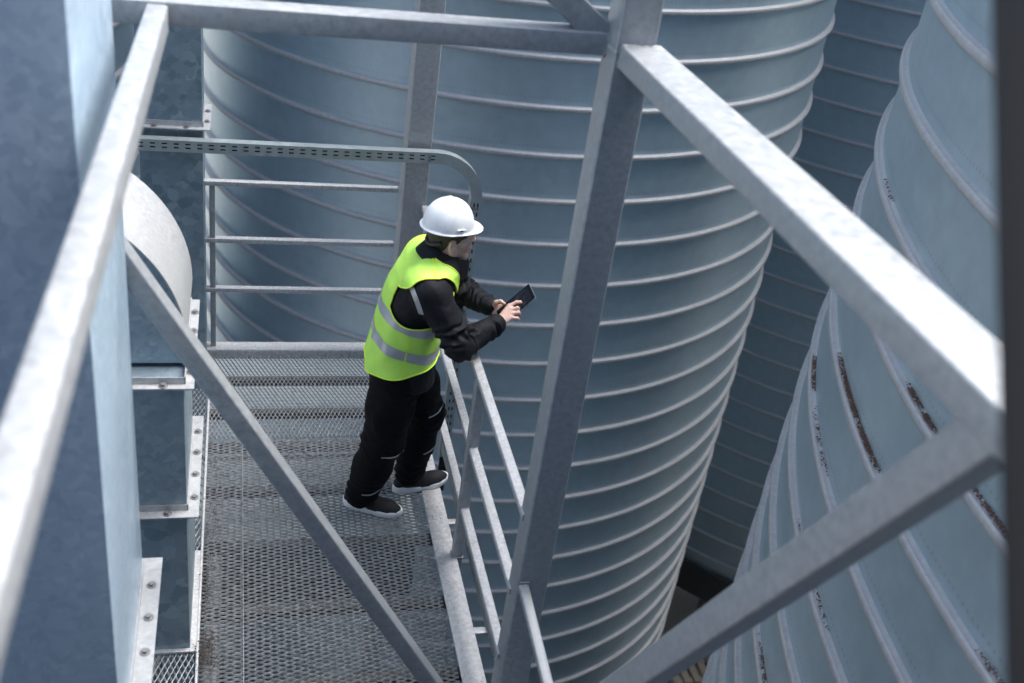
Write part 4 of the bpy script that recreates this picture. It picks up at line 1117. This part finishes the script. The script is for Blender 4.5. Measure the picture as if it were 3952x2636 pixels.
# --- hard hat
hat = thing('hard_hat', None, None); hat.name = 'hard_hat'; hat.parent = person; hat.location = (0, 0, 0)
HS = 0.865
def hatp(f_, l_, u_): return W(hp(HS*f_-0.024, HS*l_, HS*u_+0.052))
NA, NR = 72, 16
def hat_r(th):
    c, s = math.cos(th), math.sin(th)
    return 1/math.sqrt((c/0.137)**2 + (s/0.122)**2)
bm = bmesh.new(); rings = []
HT = 0.145
for i in range(NR+1):
    ph = (PI/2)*i/NR; ring = []
    for k in range(NA):
        th = 2*PI*k/NA; r = hat_r(th)*math.cos(ph)**0.85 if i < NR else 0
        # moulded side wings: a shallow raised shield on each side
        z = HT*math.sin(ph)**1.05
        c, s = math.cos(th), math.sin(th)
        bul = 0.0
        q = ((math.degrees(math.atan2(abs(s), c))-78)/52)**2 + ((math.degrees(ph)-8)/52)**2
        if q < 1: bul = 0.0045*min(1, (1-q)*6)
        ring.append(bm.verts.new(hatp((r+bul)*c, (r+bul)*s, z)) if i < NR else None)
    if i < NR: rings.append(ring)
topv = bm.verts.new(hatp(0, 0, HT))
for A, B in zip(rings, rings[1:]):
    for k in range(NA): bm.faces.new((A[k], A[(k+1) % NA], B[(k+1) % NA], B[k]))
for k in range(NA): bm.faces.new((rings[-1][k], rings[-1][(k+1) % NA], topv))
shell = obj('shell', bm, M_HAT, hat, 50)
bm = bmesh.new(); rr_ = []
for k in range(NA):
    th = 2*PI*k/NA; c, s = math.cos(th), math.sin(th); r = hat_r(th)
    vis = max(0, math.cos(th))**3*0.044; ext = 0.012 + vis; dz = -0.012*max(0, math.cos(th))**2 - 0.002
    fr_ = lambda q: ((r+q)*c, (r+q)*s)
    rr_.append([bm.verts.new(hatp(*fr_(-0.002), 0.006)), bm.verts.new(hatp(*fr_(0.004), 0.002)), bm.verts.new(hatp(*fr_(ext*0.6), dz*0.6)), bm.verts.new(hatp(*fr_(ext), dz-0.001)), bm.verts.new(hatp(*fr_(ext-0.001), dz-0.006)), bm.verts.new(hatp(*fr_(0.0), -0.006))])
for k in range(NA):
    A, B = rr_[k], rr_[(k+1) % NA]
    for q in range(5): bm.faces.new((A[q], A[q+1], B[q+1], B[q]))
obj('brim', bm, M_HAT, hat, 50)
for s_ in (1, -1):
    bm = bmesh.new()
    pts = []
    for i in range(15):
        th = math.radians(118 - 100*i/14*0.55)*s_; ph = math.radians(4 + 60*math.sin(PI*0.5*i/14))
        r = hat_r(th)*math.cos(ph)**0.85 + 0.001; pts.append(hatp(r*math.cos(th), r*math.sin(th), HT*math.sin(ph)**1.05))
    add_tube(bm, pts, 0.0042, 8); obj('ridge', bm, M_HAT, hat, 180)
    th = math.radians(82)*s_; r = hat_r(th) + 0.006; c, s = math.cos(th), math.sin(th)
    p0 = Vector(hatp(r*c, r*s, 0.022)); ax = Vector(hf); nn = Vector(hl)*s_
    bm = bmesh.new(); add_beam(bm, p0-ax*0.020, p0+ax*0.020, 0.006, 0.010, (0, 0, 1), 0.002); o = obj('accessory_slot', bm, M_HAT, hat, 40)
    bm = bmesh.new(); add_beam(bm, p0-ax*0.007+nn*0.0026, p0+ax*0.006+nn*0.0026, 0.002, 0.0055, (0, 0, 1), 0.0005); obj('slot_hole', bm, M_HATG, o, 40)
# dark ratchet strap at the nape
bm = bmesh.new(); pts = []
for i in range(21):
    th = math.radians(128 + 104*i/20); pts.append(W(hp(-0.012+0.101*math.cos(th), 0.080*math.sin(th), -0.010-0.022*math.sin(PI*i/20))))
add_tube(bm, pts, 0.0095, 8); obj('head_strap', bm, M_HATG, hat, 180)

# ------------------------------------------------------------------ tablet held in his hands
TC = Vector(W((1.262, 4.296, 1.223))); e1 = Vector((0.143, 0, 0.156)).normalized(); e2 = Vector((0, -1, 0)); nT = e2.cross(e1).normalized()
if nT.x > 0: nT = -nT
tab = thing('tablet', 'black tablet with thin silver rim held in both his hands', 'tablet', TC)
def slab(bm, L, Wd, r, z0, z1, inset=0):
    pr = rrect(L, Wd, r, 6)
    A = [bm.verts.new(TC + e1*x + e2*y + nT*z0) for x, y in pr]; B = [bm.verts.new(TC + e1*x + e2*y + nT*z1) for x, y in pr]
    n = len(pr)
    for i in range(n): bm.faces.new((A[i], A[(i+1) % n], B[(i+1) % n], B[i]))
    bm.faces.new(A); bm.faces.new(B)
bm = bmesh.new(); slab(bm, 0.208, 0.136, 0.011, -0.0042, 0.0030); obj('case', bm, plain('silver_rim', (0.62, 0.63, 0.66), 0.3, 0.9, 30, 0.03, 0), tab, 40)
bm = bmesh.new(); slab(bm, 0.2055, 0.1335, 0.010, 0.0031, 0.0042); obj('bezel', bm, plain('black_glass', (0.006, 0.006, 0.008), 0.15, 0, 30, 0.03, 0, 0.003, 0.15), tab, 40)
m, nt, bs = new_mat('screen_glass'); vv_ = coords(nt); n1 = noise(nt, vv_, 26, 4, 0.6)
nt.links.new(mixc(nt, ramp(nt, n1, [(0.5, 0.0), (0.75, 1.0)]), (0.010, 0.011, 0.018), (0.035, 0.045, 0.06)), bs.inputs['Base Color']); bs.inputs['Roughness'].default_value = 0.15; bs.inputs['Specular IOR Level'].default_value = 0.2
bm = bmesh.new(); slab(bm, 0.172, 0.112, 0.004, 0.0043, 0.0046); obj('screen', bm, m, tab, 40)
bm = bmesh.new()
for q in (0.02, 0.045): add_beam(bm, TC + e1*q + e2*0.0682 - nT*0.0006, TC + e1*(q+0.018) + e2*0.0682 - nT*0.0006, 0.002, 0.0025, nT, 0.0006)
obj('side_button', bm, M_BOLT, tab, 40)
